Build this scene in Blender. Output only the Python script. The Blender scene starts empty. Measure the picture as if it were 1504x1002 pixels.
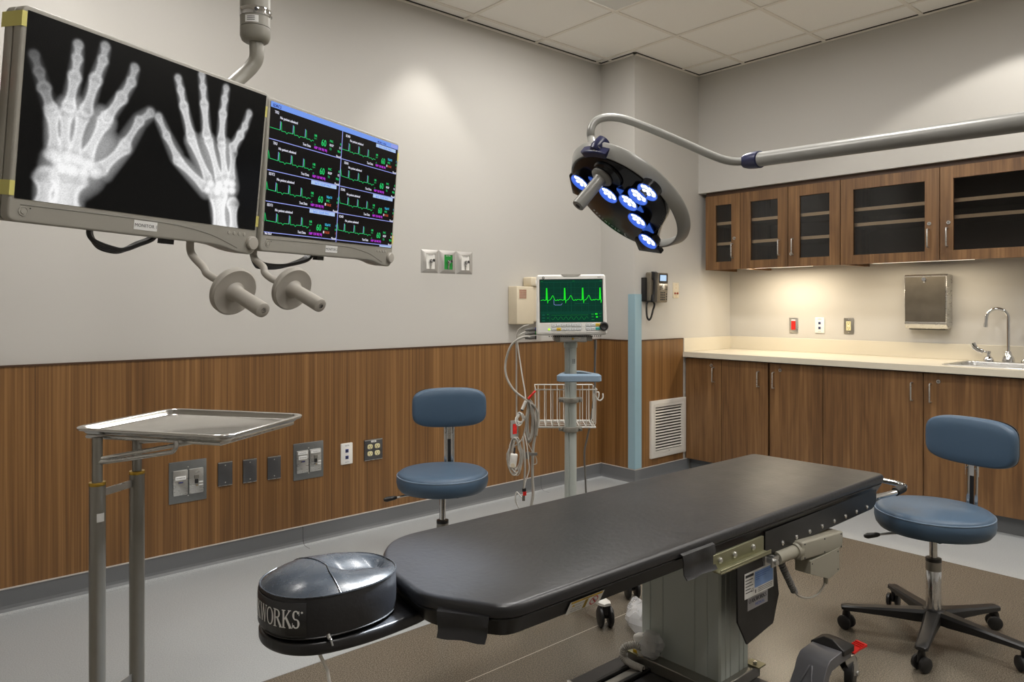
EXPO = -0.74
TROFF_W, STRIP_W, BEAM_W = 35, 12, 700
DOWN_W = (46, 85, 10, 40, 34)
import bpy, math, random
import numpy as np
from mathutils import Matrix, Vector
random.seed(7)
S = bpy.context.scene
COL = S.collection
PI = math.pi
# ------------------------------------------------------------------ survey
# camera survey: focal length in pixels, heading, principal point, eye height
F, YAW, CY, CX, EYE = 1082.35, 0.8439, 448.39, 759.65, 1.267
FW = Vector((math.cos(YAW), math.sin(YAW), 0)); RT = Vector((math.sin(YAW), -math.cos(YAW), 0)); UP = Vector((0, 0, 1))
EYEP = Vector((0, 0, EYE))
def ray(u, v): return FW + RT*((u-CX)/F) + UP*((CY-v)/F)
def on_x(u, v, x): d = ray(u, v); return EYEP + d*(x/d.x)
def on_y(u, v, y): d = ray(u, v); return EYEP + d*(y/d.y)
def on_z(u, v, z): d = ray(u, v); return EYEP + d*((z-EYE)/d.z)
def at(u, v, dep): return EYEP + ray(u, v)*dep
# room
WL = 3.673      # left wall (y)
WR = 5.315      # right wall (x)
KX, KY = 4.097, 3.353   # column faces
SX = 4.871      # soffit face (x)
SZ = 2.135      # soffit underside
CEIL = 3.048
TILE, GX, GY = 0.6096, 2.81, 3.558
BX, BY = -1.7, -1.9     # walls behind the camera

def lin(c):
    c = c/255.0
    return c/12.92 if c <= 0.04045 else ((c+0.055)/1.055)**2.4
def rgb(r, g, b): return (lin(r), lin(g), lin(b), 1)

# ------------------------------------------------------------------ materials
MATS = {}
def nodes(name):
    m = bpy.data.materials.new(name); m.use_nodes = True
    nt = m.node_tree; b = nt.nodes['Principled BSDF']
    MATS[name] = m
    return m, nt, b
def mat(name, col, rough=.5, metal=0.0, var=.06, nscale=25, bump=0.0, bscale=200, coat=0, spec=.5, stretch=None, rvar=0.06):
    m, nt, b = nodes(name)
    N, Lk = nt.nodes, nt.links
    tc = N.new('ShaderNodeTexCoord')
    src = tc.outputs['Object']
    if stretch:
        mp = N.new('ShaderNodeMapping'); mp.inputs['Scale'].default_value = stretch
        Lk.new(src, mp.inputs['Vector']); src = mp.outputs['Vector']
    no = N.new('ShaderNodeTexNoise'); no.inputs['Scale'].default_value = nscale; no.inputs['Detail'].default_value = 4
    Lk.new(src, no.inputs['Vector'])
    mx = N.new('ShaderNodeMix'); mx.data_type = 'RGBA'
    mx.inputs[6].default_value = tuple(c*(1-var) for c in col[:3])+(1,)
    mx.inputs[7].default_value = tuple(min(1, c*(1+var)) for c in col[:3])+(1,)
    Lk.new(no.outputs['Fac'], mx.inputs[0]); Lk.new(mx.outputs[2], b.inputs['Base Color'])
    mr = N.new('ShaderNodeMapRange'); mr.inputs['To Min'].default_value = max(.02, rough-rvar); mr.inputs['To Max'].default_value = min(1, rough+rvar)
    Lk.new(no.outputs['Fac'], mr.inputs['Value']); Lk.new(mr.outputs['Result'], b.inputs['Roughness'])
    b.inputs['Metallic'].default_value = metal
    b.inputs['Coat Weight'].default_value = coat
    b.inputs['Specular IOR Level'].default_value = spec
    if bump:
        n2 = N.new('ShaderNodeTexNoise'); n2.inputs['Scale'].default_value = bscale; n2.inputs['Detail'].default_value = 3
        Lk.new(src, n2.inputs['Vector'])
        bp = N.new('ShaderNodeBump'); bp.inputs['Strength'].default_value = bump; bp.inputs['Distance'].default_value = .002
        Lk.new(n2.outputs['Fac'], bp.inputs['Height']); Lk.new(bp.outputs['Normal'], b.inputs['Normal'])
    return m
def emit(name, col, strength=1.0, base=(0.002, .002, .002, 1)):
    m, nt, b = nodes(name)
    b.inputs['Base Color'].default_value = base; b.inputs['Roughness'].default_value = .22; b.inputs['Specular IOR Level'].default_value = .12
    no = nt.nodes.new('ShaderNodeTexNoise'); no.inputs['Scale'].default_value = 900
    mr = nt.nodes.new('ShaderNodeMapRange'); mr.inputs['To Min'].default_value = strength*.93; mr.inputs['To Max'].default_value = strength*1.07
    nt.links.new(no.outputs['Fac'], mr.inputs['Value'])
    nt.links.new(mr.outputs['Result'], b.inputs['Emission Strength'])
    b.inputs['Emission Color'].default_value = col
    return m
def wood(name, dark, mid, light, fine=110, broad=9, streak=.55, rough=.42, knots=False):
    m, nt, b = nodes(name); N, Lk = nt.nodes, nt.links
    tc = N.new('ShaderNodeTexCoord')
    def noise(sc, det, dist=0):
        mp = N.new('ShaderNodeMapping'); mp.inputs['Scale'].default_value = sc
        Lk.new(tc.outputs['Object'], mp.inputs['Vector'])
        n = N.new('ShaderNodeTexNoise'); n.inputs['Scale'].default_value = 1; n.inputs['Detail'].default_value = det
        n.inputs['Distortion'].default_value = dist
        Lk.new(mp.outputs['Vector'], n.inputs['Vector']); return n.outputs['Fac']
    a = noise((fine, fine, 1.1 if not knots else 2.2), 3, .0)
    c = noise((broad, broad, .25 if not knots else .9), 4, .0 if not knots else 1.6)
    mx = N.new('ShaderNodeMix'); mx.data_type = 'FLOAT'; mx.inputs[0].default_value = 1-streak
    Lk.new(a, mx.inputs[2]); Lk.new(c, mx.inputs[3])
    rp = N.new('ShaderNodeValToRGB'); e = rp.color_ramp.elements
    e[0].position = .34; e[0].color = dark; e[1].position = .68; e[1].color = light
    x = e.new(.5); x.color = mid
    Lk.new(mx.outputs[0], rp.inputs['Fac']); Lk.new(rp.outputs['Color'], b.inputs['Base Color'])
    b.inputs['Roughness'].default_value = rough
    bp = N.new('ShaderNodeBump'); bp.inputs['Strength'].default_value = .08; bp.inputs['Distance'].default_value = .001
    Lk.new(a, bp.inputs['Height']); Lk.new(bp.outputs['Normal'], b.inputs['Normal'])
    return m
def speckle_floor(name, c1, c2, rough, sc=260):
    m, nt, b = nodes(name); N, Lk = nt.nodes, nt.links
    tc = N.new('ShaderNodeTexCoord')
    n1 = N.new('ShaderNodeTexNoise'); n1.inputs['Scale'].default_value = sc; n1.inputs['Detail'].default_value = 2
    n2 = N.new('ShaderNodeTexNoise'); n2.inputs['Scale'].default_value = 1.6; n2.inputs['Detail'].default_value = 3
    for n in (n1, n2): Lk.new(tc.outputs['Object'], n.inputs['Vector'])
    rp = N.new('ShaderNodeValToRGB'); e = rp.color_ramp.elements
    e[0].position = .36; e[0].color = c1; e[1].position = .66; e[1].color = c2
    Lk.new(n1.outputs['Fac'], rp.inputs['Fac']); Lk.new(rp.outputs['Color'], b.inputs['Base Color'])
    mr = N.new('ShaderNodeMapRange'); mr.inputs['To Min'].default_value = rough-.06; mr.inputs['To Max'].default_value = rough+.08
    Lk.new(n2.outputs['Fac'], mr.inputs['Value']); Lk.new(mr.outputs['Result'], b.inputs['Roughness'])
    bp = N.new('ShaderNodeBump'); bp.inputs['Strength'].default_value = .12; bp.inputs['Distance'].default_value = .001
    Lk.new(n1.outputs['Fac'], bp.inputs['Height']); Lk.new(bp.outputs['Normal'], b.inputs['Normal'])
    return m
def glass(name, col, rough=.02, ior=1.45):
    m, nt, b = nodes(name)
    N, Lk = nt.nodes, nt.links
    no = N.new('ShaderNodeTexNoise'); no.inputs['Scale'].default_value = 8
    mr = N.new('ShaderNodeMapRange'); mr.inputs['To Min'].default_value = rough; mr.inputs['To Max'].default_value = rough+.02
    Lk.new(no.outputs['Fac'], mr.inputs['Value'])
    tr = N.new('ShaderNodeBsdfTransparent'); tr.inputs['Color'].default_value = col
    gl = N.new('ShaderNodeBsdfGlossy'); Lk.new(mr.outputs['Result'], gl.inputs['Roughness'])
    fr = N.new('ShaderNodeFresnel'); fr.inputs['IOR'].default_value = ior
    mx = N.new('ShaderNodeMixShader')
    Lk.new(fr.outputs['Fac'], mx.inputs['Fac']); Lk.new(tr.outputs['BSDF'], mx.inputs[1]); Lk.new(gl.outputs['BSDF'], mx.inputs[2])
    Lk.new(mx.outputs['Shader'], N['Material Output'].inputs['Surface'])
    return m

def film(name):
    m, nt, b = nodes(name); N, Lk = nt.nodes, nt.links
    b.inputs['Base Color'].default_value = (.75, .76, .78, 1)
    no = N.new('ShaderNodeTexNoise'); no.inputs['Scale'].default_value = 30
    mr = N.new('ShaderNodeMapRange'); mr.inputs['To Min'].default_value = .12; mr.inputs['To Max'].default_value = .3
    Lk.new(no.outputs['Fac'], mr.inputs['Value']); Lk.new(mr.outputs['Result'], b.inputs['Roughness'])
    tr = N.new('ShaderNodeBsdfTransparent'); mx = N.new('ShaderNodeMixShader'); mx.inputs['Fac'].default_value = .4
    Lk.new(tr.outputs['BSDF'], mx.inputs[1]); Lk.new(b.outputs['BSDF'], mx.inputs[2]); Lk.new(mx.outputs['Shader'], N['Material Output'].inputs['Surface'])
    return m
PAINT = mat('wall_paint', rgb(188, 185, 179), .62, var=.015, nscale=3, bump=.12, bscale=320)
CEILM = mat('ceiling_tile', rgb(248, 245, 239), .85, var=.03, nscale=160, bump=.3, bscale=260)
TBAR = mat('ceiling_grid', rgb(236, 230, 220), .5, var=.02)
SHADOWGAP = mat('dark_gap', rgb(40, 34, 26), .8)
WAIN = wood('wainscot_wood', rgb(92, 62, 31), rgb(118, 83, 45), rgb(146, 107, 64), fine=125, broad=16, streak=.6)
CABW = wood('cabinet_wood', rgb(86, 59, 34), rgb(112, 80, 48), rgb(136, 101, 64), fine=80, broad=10, streak=.45, knots=True)
CABI = mat('cabinet_inside', rgb(88, 74, 62), .7)
SHELF = mat('shelf_edge', rgb(214, 184, 142), .5)
DARKW = mat('dark_wood_strip', rgb(70, 46, 26), .5)
FLG = speckle_floor('grey_floor', rgb(148, 151, 152), rgb(172, 175, 176), .36)
FLB = speckle_floor('brown_floor', rgb(78, 72, 63), rgb(122, 114, 101), .24, 230)
SEAMM = mat('floor_seam', rgb(176, 166, 150), .4)
COVE = mat('cove_grey', rgb(104, 106, 108), .45, var=.05, nscale=200, bump=.1)
COVETOP = mat('cove_cap', rgb(190, 184, 178), .4)
COUNTER = mat('counter_solid', rgb(208, 201, 184), .35, var=.02, nscale=400)
STEEL = mat('stainless_steel', rgb(200, 199, 196), .28, .9, var=.03, nscale=18, stretch=(1, 1, 6), rvar=.03)
STEELD = mat('dark_steel', rgb(150, 147, 140), .34, .8, var=.06, nscale=40)
BRUSH = mat('brushed_plate', rgb(128, 130, 130), .4, .85, var=.12, nscale=40, stretch=(1, 1, 8))
CHROME = mat('chrome', rgb(214, 214, 214), .08, 1, var=.02)
ALU = mat('aluminium_column', rgb(188, 195, 190), .42, .12, var=.04, nscale=30, stretch=(40, 40, 1))
OLIVE = mat('zinc_rail', rgb(150, 148, 122), .38, .8)
BRASS = mat('brass_ring', rgb(196, 160, 70), .3, 1)
VINYL = mat('black_vinyl', rgb(31, 31, 34), .37, var=.1, nscale=12, bump=.35, bscale=60, rvar=.05, spec=.6)
VINYLG = mat('black_vinyl_gloss', rgb(36, 39, 43), .27, var=.1, nscale=40, bump=.06, bscale=90, spec=.7)
BLACK = mat('black_plastic', rgb(28, 27, 27), .42, bump=.1)
BLACKM = mat('black_metal', rgb(26, 25, 25), .35, .2)
RUBBER = mat('black_rubber', rgb(22, 21, 21), .6)
BLUEV = mat('blue_vinyl', rgb(66, 87, 108), .42, var=.05, nscale=10, bump=.2, bscale=420, spec=.45)
PIPING = mat('blue_piping', rgb(112, 130, 150), .35)
GREYP = mat('grey_paint', rgb(138, 135, 126), .42, var=.03)
GREYD = mat('grey_paint_dark', rgb(112, 110, 102), .42, var=.03)
LAMPG = mat('lamp_grey', rgb(148, 147, 142), .34, .1, var=.02)
NAVY = mat('navy_plastic', rgb(26, 30, 70), .35)
LAMPB = mat('lamp_black_gloss', rgb(14, 14, 18), .2, spec=.3, var=.05)
BEZEL = mat('bezel_grey', rgb(160, 157, 148), .45, var=.02)
HANDP = mat('handle_beige', rgb(176, 171, 162), .5, var=.03)
WHITE = mat('white_plastic', rgb(224, 222, 216), .4, var=.02)
CREAM = mat('cream_plastic', rgb(206, 194, 170), .5, var=.02)
IVORY = mat('ivory_plastic', rgb(214, 206, 160), .4, var=.02)
LABELW = mat('label_white', rgb(226, 226, 224), .5, var=.02)
INK = mat('label_ink', rgb(40, 40, 44), .6)
YELLOW = mat('yellow_tape', rgb(218, 210, 122), .5, var=.05)
WARNY = mat('warning_yellow', rgb(214, 178, 40), .5)
RED = mat('red_plastic', rgb(206, 36, 30), .35)
REDINK = mat('red_ink', rgb(190, 40, 44), .5)
GREEN = mat('gas_green', rgb(24, 132, 50), .4)
TEAL = mat('teal_key', rgb(60, 170, 160), .4)
LBLUE = mat('label_blue', rgb(130, 165, 222), .5)
BLUEINK = mat('blue_ink', rgb(60, 100, 190), .5)
PORTB = mat('port_blue', rgb(36, 46, 120), .4)
GUARD = mat('guard_blue', rgb(142, 172, 184), .42, var=.03)
HANDB = mat('handle_blue', rgb(132, 152, 170), .4)
VENTW = mat('vent_white', rgb(206, 202, 194), .45, var=.02)
PHONE = mat('phone_grey', rgb(112, 104, 90), .42, .2, var=.05)
CABLEG = mat('cable_grey', rgb(178, 174, 166), .45)
CABLED = mat('cable_dark_grey', rgb(112, 110, 106), .45)
LEGM = mat('leg_grey_metal', rgb(108, 108, 112), .42, .35, var=.04)
BEIGEH = mat('beige_motor', rgb(150, 146, 132), .45, var=.03)
GLASSM = glass('cabinet_glass', (.86, .86, .87, 1), .03)
BAGM = film('clear_plastic')
COPPER = mat('amber_button', rgb(150, 70, 50), .4)
MIRRORD = mat('scuffed_steel', rgb(102, 96, 87), .42, .8, var=.2, nscale=14)
# screens and lamps
def vcol_emit(name, attr, strength):
    m, nt, b = nodes(name)
    a = nt.nodes.new('ShaderNodeAttribute'); a.attribute_name = attr
    b.inputs['Base Color'].default_value = (.002, .002, .002, 1); b.inputs['Roughness'].default_value = .22; b.inputs['Specular IOR Level'].default_value = .12
    nt.links.new(a.outputs['Color'], b.inputs['Emission Color']); b.inputs['Emission Strength'].default_value = strength
    return m
XRAY = vcol_emit('xray_display', 'xray', 1.7)
EB = 1.62
SCRK = emit('screen_black', rgb(14, 12, 13), EB)
SCRW = emit('screen_white', rgb(226, 226, 240), EB)
SCRBL = emit('screen_blue', rgb(118, 156, 240), EB)
SCRLB = emit('screen_lightblue', rgb(176, 200, 240), EB)
SCRLINE = emit('screen_line', rgb(150, 160, 235), EB)
SCRG = emit('screen_green', rgb(40, 205, 110), EB)
SCRP = emit('screen_purple', rgb(190, 60, 220), EB)
SCRC = emit('screen_cyan', rgb(70, 190, 230), EB)
SCRR = emit('screen_red', rgb(190, 80, 55), EB)
SCRDB = emit('screen_darkblue', rgb(20, 30, 110), EB)
GEB = emit('vitals_background', rgb(8, 54, 40), EB)
GEG = emit('vitals_trace', rgb(30, 225, 40), EB*1.1)
GEL = emit('vitals_gridline', rgb(18, 84, 66), EB)
GEM = emit('vitals_mid', rgb(22, 125, 52), EB)
LEDG = emit('power_led', rgb(190, 255, 70), 1.8)
PHSCR = emit('phone_screen', rgb(190, 220, 250), 1.6)
LEDW = emit('lamp_led', (.88, .94, 1, 1), 5.0)
LEDD = emit('lamp_lens_disc', (.42, .58, .95, 1), .95)
LEDBLUE = emit('lamp_blue_housing', rgb(66, 112, 222), .8, base=rgb(50, 84, 180))
TROFF = emit('troffer_diffuser', (1, .97, .94, 1), 28, base=(.8, .8, .8, 1))
DOWNL = emit('downlight_lens', (1, .9, .78, 1), 6)

# ------------------------------------------------------------------ mesh builder
class MB:
    def __init__(s): s.v = []; s.f = []; s.m = []; s.mats = []
    def mi(s, m):
        if m not in s.mats: s.mats.append(m)
        return s.mats.index(m)
    def add(s, vs, fs, m, M=None):
        k = len(s.v); i = s.mi(m)
        s.v += [tuple(M @ Vector(p)) if M is not None else tuple(p) for p in vs]
        for f in fs: s.f.append(tuple(k+j for j in f)); s.m.append(i)
        return s
    def box(s, lo, hi, m, M=None):
        x0, y0, z0 = lo; x1, y1, z1 = hi
        vs = [(x0,y0,z0),(x1,y0,z0),(x1,y1,z0),(x0,y1,z0),(x0,y0,z1),(x1,y0,z1),(x1,y1,z1),(x0,y1,z1)]
        return s.add(vs, [(0,3,2,1),(4,5,6,7),(0,1,5,4),(1,2,6,5),(2,3,7,6),(3,0,4,7)], m, M)
    def loft(s, rings, m, M=None, caps=(True, True), closed=True):
        n = len(rings[0]); vs = [p for r in rings for p in r]; fs = []
        for a in range(len(rings)-1):
            for j in range(n if closed else n-1):
                k = (j+1) % n
                fs.append((a*n+j, a*n+k, (a+1)*n+k, (a+1)*n+j))
        if caps[0]: fs.append(tuple(range(n-1, -1, -1)))
        if caps[1]: fs.append(tuple((len(rings)-1)*n+j for j in range(n)))
        return s.add(vs, fs, m, M)
    def slab(s, out, z0, z1, m, b=.003, seg=3, M=None, bb=None):
        """extruded outline with rounded top edge (b) and bottom edge (bb)"""
        bb = b if bb is None else bb
        R = []
        for k in range(seg+1):
            t = k/seg*PI/2
            if bb <= 0: R.append([(x, y, z0) for x, y in out]); break
            R.append([(x, y, z0+bb*(1-math.cos(t))) for x, y in inset(out, bb*(1-math.sin(t)))])
        for k in range(seg+1):
            t = k/seg*PI/2
            if b <= 0: R.append([(x, y, z1) for x, y in out]); break
            R.append([(x, y, z1-b+b*math.sin(t)) for x, y in inset(out, b*(1-math.cos(t)))])
        return s.loft(R, m, M)
    def rbox(s, c, size, m, r=.004, M=None, corner=None, seg=3):
        w, d, h = size
        out = rrect(w, d, corner if corner is not None else r, 4)
        T = Matrix.Translation(c)
        return s.slab(out, -h/2, h/2, m, min(r, h/2.01), seg, (M @ T) if M is not None else T)
    def lathe(s, prof, m, M=None, n=40, caps=True):
        rings = [[(r*math.cos(2*PI*j/n), r*math.sin(2*PI*j/n), z) for j in range(n)] for r, z in prof]
        return s.loft(rings, m, M, (caps and prof[0][0] > 1e-5, caps and prof[-1][0] > 1e-5))
    def cyl(s, p0, p1, r, m, r1=None, n=24, M=None):
        p0, p1 = Vector(p0), Vector(p1); L = (p1-p0).length
        A = Matrix.Translation(p0) @ (p1-p0).to_track_quat('Z', 'Y').to_matrix().to_4x4()
        r1 = r if r1 is None else r1
        return s.lathe([(r, 0), (r1, L)], m, (M @ A) if M is not None else A, n)
    def tube(s, pts, r, m, n=10, M=None, closed=False, flat=None, caps=True):
        P = [Vector(p) for p in pts]; N = len(P); rings = []
        def tan(i):
            if closed: return (P[(i+1) % N]-P[i-1]).normalized()
            return (P[min(i+1, N-1)]-P[max(i-1, 0)]).normalized()
        t = tan(0); nrm = t.orthogonal().normalized()
        if flat is not None: nrm = (Vector(flat)-t*t.dot(Vector(flat))).normalized()
        for i in range(N):
            t2 = tan(i); nrm = (nrm-t2*t2.dot(nrm)).normalized(); bn = t2.cross(nrm)
            rr = r[min(i, len(r)-1)] if isinstance(r, list) else r
            ra, rb = rr if isinstance(rr, tuple) else (rr, rr)
            rings.append([tuple(P[i]+nrm*(ra*math.cos(2*PI*j/n))+bn*(rb*math.sin(2*PI*j/n))) for j in range(n)])
        if closed: rings.append(rings[0]); caps = False
        return s.loft(rings, m, M, (caps, caps))
    def quad(s, a, b, c, d, m, M=None): return s.add([a, b, c, d], [(0, 1, 2, 3)], m, M)
    def prism(s, out, axis_a, axis_b, m, M=None):
        """outline of 3-D points extruded by a vector"""
        e = Vector(axis_a); A = [tuple(Vector(p)) for p in out]; B = [tuple(Vector(p)+e) for p in out]
        return s.loft([A, B], m, M)
    def text(s, txt, size, M, m, align='CENTER', sx=1.0, bold=0):
        vs, fs, w = glyphs(txt)
        ox = {'CENTER': -w/2, 'LEFT': 0, 'RIGHT': -w}[align]
        return s.add([((x+ox)*size*sx, y*size, 0) for x, y in vs], fs, m, M)
    def build(s, name, parent=None, world=True, sharp=35, bevel=0, **props):
        me = bpy.data.meshes.new(name)
        vs = s.v
        if parent is not None and world:
            inv = wm(parent).inverted(); vs = [tuple(inv @ Vector(p)) for p in vs]
        me.from_pydata(vs, [], s.f)
        for mm in s.mats: me.materials.append(mm)
        me.polygons.foreach_set('material_index', s.m)
        me.polygons.foreach_set('use_smooth', [True]*len(s.f))
        me.update()
        me.set_sharp_from_angle(angle=math.radians(sharp))
        o = bpy.data.objects.new(name, me); COL.objects.link(o)
        if parent is not None: o.parent = parent
        if bevel:
            b = o.modifiers.new('edge', 'BEVEL'); b.width = bevel; b.segments = 2; b.limit_method = 'ANGLE'; b.angle_limit = math.radians(50)
        for k, v in props.items(): o[k] = v
        return o
WMS = {}
def wm(o):
    M = Matrix.Identity(4)
    while o is not None:
        M = WMS.get(o.name, Matrix.Identity(4)) @ M; o = o.parent
    return M
def thing(name, label, cat, M, group=None):
    o = bpy.data.objects.new(name, None); COL.objects.link(o)
    o.empty_display_size = .05
    if not isinstance(M, Matrix): M = Matrix.Translation(M)
    o.matrix_world = M; WMS[o.name] = M.copy()
    o['label'] = label; o['category'] = cat
    if group: o['group'] = group
    return o
def tag(o, label, cat, group=None):
    o['label'] = label; o['category'] = cat
    if group: o['group'] = group
    return o
def struct(o): o['kind'] = 'structure'; return o
def inset(out, d):
    n = len(out); R = []
    for i in range(n):
        a, b, c = Vector(out[i-1]), Vector(out[i]), Vector(out[(i+1) % n])
        e1 = (b-a); e2 = (c-b)
        if e1.length < 1e-9: e1 = e2
        if e2.length < 1e-9: e2 = e1
        n1 = Vector((-e1.y, e1.x)).normalized(); n2 = Vector((-e2.y, e2.x)).normalized()
        k = n1+n2
        if k.length < 1e-6: k = n1
        k = k/ max(.25, (1+n1.dot(n2)))
        R.append((b.x+k.x*d, b.y+k.y*d))
    return R
def rrect(w, h, r, n=5):
    r = min(r, w/2-1e-5, h/2-1e-5); P = []
    for cx, cy, a0 in ((w/2-r, h/2-r, 0), (-w/2+r, h/2-r, 90), (-w/2+r, -h/2+r, 180), (w/2-r, -h/2+r, 270)):
        for k in range(n+1):
            a = math.radians(a0+90*k/n); P.append((cx+r*math.cos(a), cy+r*math.sin(a)))
    return P
def superell(a, b, p, n=64):
    P = []
    for k in range(n):
        t = 2*PI*k/n; c, s_ = math.cos(t), math.sin(t)
        P.append((a*math.copysign(abs(c)**(2/p), c), b*math.copysign(abs(s_)**(2/p), s_)))
    return P
def roundpoly(pts, r, n=5):
    """round the corners of a 2-D polygon"""
    out = []; N = len(pts)
    for i in range(N):
        p = Vector(pts[i]); a = Vector(pts[i-1])-p; c = Vector(pts[(i+1) % N])-p
        rr = r[i] if isinstance(r, (list, tuple)) else r
        if rr <= 0: out.append(tuple(p)); continue
        q0 = p+a.normalized()*min(rr, a.length*.48); q1 = p+c.normalized()*min(rr, c.length*.48)
        for k in range(n+1):
            t = k/n; x = q0*(1-t)**2+p*2*t*(1-t)+q1*t*t; out.append((x.x, x.y))
    return out
def spline(pts, n=8, closed=False):
    P = [Vector(p) for p in pts]; N = len(P); out = []
    for i in range(N if closed else N-1):
        if closed: p0, p1, p2, p3 = P[i-1], P[i], P[(i+1) % N], P[(i+2) % N]
        else: p0, p1, p2, p3 = P[max(i-1, 0)], P[i], P[i+1], P[min(i+2, N-1)]
        for k in range(n):
            t = k/n
            out.append(.5*((2*p1)+(p2-p0)*t+(2*p0-5*p1+4*p2-p3)*t*t+(3*p1-p0-3*p2+p3)*t**3))
    if not closed: out.append(P[-1])
    return out
def coil(path, r, turns):
    P = [Vector(p) for p in path]; n = len(P); out = []
    L = [0]
    for i in range(1, n): L.append(L[-1]+(P[i]-P[i-1]).length)
    K = int(turns*10); nrm = None
    for k in range(K+1):
        s_ = L[-1]*k/K; i = 0
        while i < n-2 and L[i+1] < s_: i += 1
        f = (s_-L[i])/max(1e-9, L[i+1]-L[i]); p = P[i].lerp(P[i+1], f); t = (P[i+1]-P[i]).normalized()
        nrm = t.orthogonal().normalized() if nrm is None else (nrm-t*t.dot(nrm)).normalized()
        a = 2*PI*turns*k/K
        out.append(p+nrm*(r*math.cos(a))+t.cross(nrm)*(r*math.sin(a)))
    return out
_G = {}
def glyphs(txt):
    if txt not in _G:
        cu = bpy.data.curves.new('g', 'FONT'); cu.body = txt; cu.size = 1; cu.resolution_u = 2
        ob = bpy.data.objects.new('g', cu); COL.objects.link(ob)
        dg = bpy.context.evaluated_depsgraph_get()
        me = bpy.data.meshes.new_from_object(ob.evaluated_get(dg))
        vs = [(v.co.x, v.co.y) for v in me.vertices]; fs = [tuple(p.vertices) for p in me.polygons]
        w = max([x for x, y in vs]) if vs else 0
        bpy.data.objects.remove(ob); bpy.data.curves.remove(cu); bpy.data.meshes.remove(me)
        _G[txt] = (vs, fs, w)
    return _G[txt]
def basis(o, x, y, z):
    """4x4 from origin and three axes"""
    M = Matrix.Identity(4)
    for i, a in enumerate((x, y, z)):
        for r in range(3): M[r][i] = a[r]
    for r in range(3): M[r][3] = o[r]
    return M
def copy_tree(o, M=None, label=None):
    """copy a thing, its parts and their sub-parts"""
    def cp(src, par):
        c = src.copy(); COL.objects.link(c)
        if par is not None: c.parent = par
        for ch in list(src.children): cp(ch, c)
        return c
    c = cp(o, None)
    if M is not None: c.matrix_world = M; WMS[c.name] = M.copy()
    if label: c['label'] = label
    return c
# serif capitals for the maker's mark
def serif(txt, wt=.17, th=.07, sr=.05):
    """polygons (in units of cap height) for a serif word; returns list of quads and width"""
    Q = []; x = 0.0
    def seg(a, b, w):
        a, b = Vector(a), Vector(b); d = (b-a).normalized(); n = Vector((-d.y, d.x))*(w/2)
        Q.append([tuple(a+n), tuple(a-n), tuple(b-n), tuple(b+n)])
    def hseg(cx, y, l): Q.append([(cx-l/2, y-.02), (cx+l/2, y-.02), (cx+l/2, y+.025), (cx-l/2, y+.025)])
    def arc(cx, cy, rx, ry, a0, a1, n=14):
        pr = None
        for k in range(n+1):
            a = math.radians(a0+(a1-a0)*k/n); c, s_ = math.cos(a), math.sin(a)
            w = th+(wt-th)*abs(c); p = ((cx+(rx-w/2*abs(c))*c, cy+(ry-th/2)*s_))
            o_ = (cx+rx*c, cy+ry*s_); i_ = (cx+(rx-w)*c, cy+(ry-th)*s_)
            if pr: Q.append([pr[0], pr[1], i_, o_])
            pr = (o_, i_)
    for ch in txt:
        x0 = x
        if ch == 'O': arc(x+.42, .5, .42, .52, 0, 360, 28); x += .84
        elif ch == 'A':
            seg((x+.08, 0), (x+.4, 1), th); seg((x+.4, 1), (x+.74, 0), wt); Q.append([(x+.2, .33), (x+.6, .33), (x+.6, .39), (x+.2, .39)])
            hseg(x+.08, .0, .24); hseg(x+.74, 0, .3); x += .84
        elif ch == 'K':
            seg((x+.15, 0), (x+.15, 1), wt); seg((x+.2, .45), (x+.66, 1), th); seg((x+.34, .6), (x+.74, 0), wt)
            for yy in (0, 1): hseg(x+.15, yy, .34)
            hseg(x+.66, 1, .26); hseg(x+.74, 0, .3); x += .84
        elif ch == 'W':
            seg((x+.12, 1), (x+.36, 0), wt); seg((x+.36, 0), (x+.58, 1), th); seg((x+.58, 1), (x+.82, 0), wt); seg((x+.82, 0), (x+1.04, 1), th)
            hseg(x+.12, 1, .32); hseg(x+.58, 1, .3); hseg(x+1.04, 1, .26); x += 1.1
        elif ch == 'R':
            seg((x+.15, 0), (x+.15, 1), wt); arc(x+.32, .75, .34, .26, -90, 90, 12)
            Q.append([(x+.15, .94), (x+.34, .94), (x+.34, 1.01), (x+.15, 1.01)]); Q.append([(x+.15, .49), (x+.34, .49), (x+.34, .56), (x+.15, .56)])
            seg((x+.38, .52), (x+.72, 0), wt); hseg(x+.15, 0, .34); hseg(x+.1, 1, .24); hseg(x+.72, 0, .28); x += .8
        elif ch == 'S':
            arc(x+.3, .74, .28, .28, 20, 268, 16); arc(x+.3, .26, .3, .28, -160, 92, 16)
            seg((x+.55, .72), (x+.55, .98), .05); seg((x+.03, .02), (x+.03, .3), .05); x += .64
        x += .03
    return Q, x
# ------------------------------------------------------------------ the setting
mb = MB()
xb = [BX, -1.2, 4.005, WR+.1]; yb = [BY, -1.2, 1.9645, 1.9675, 2.4205, 2.4235, WL+.1]
for i in range(3):
    for j in range(6):
        inside = i == 1 and 1 <= j <= 4
        m = (SEAMM if j == 2 else COVE if j == 4 else FLB) if inside else FLG
        mb.quad((xb[i], yb[j], 0), (xb[i+1], yb[j], 0), (xb[i+1], yb[j+1], 0), (xb[i], yb[j+1], 0), m)
struct(mb.build('floor'))
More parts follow.
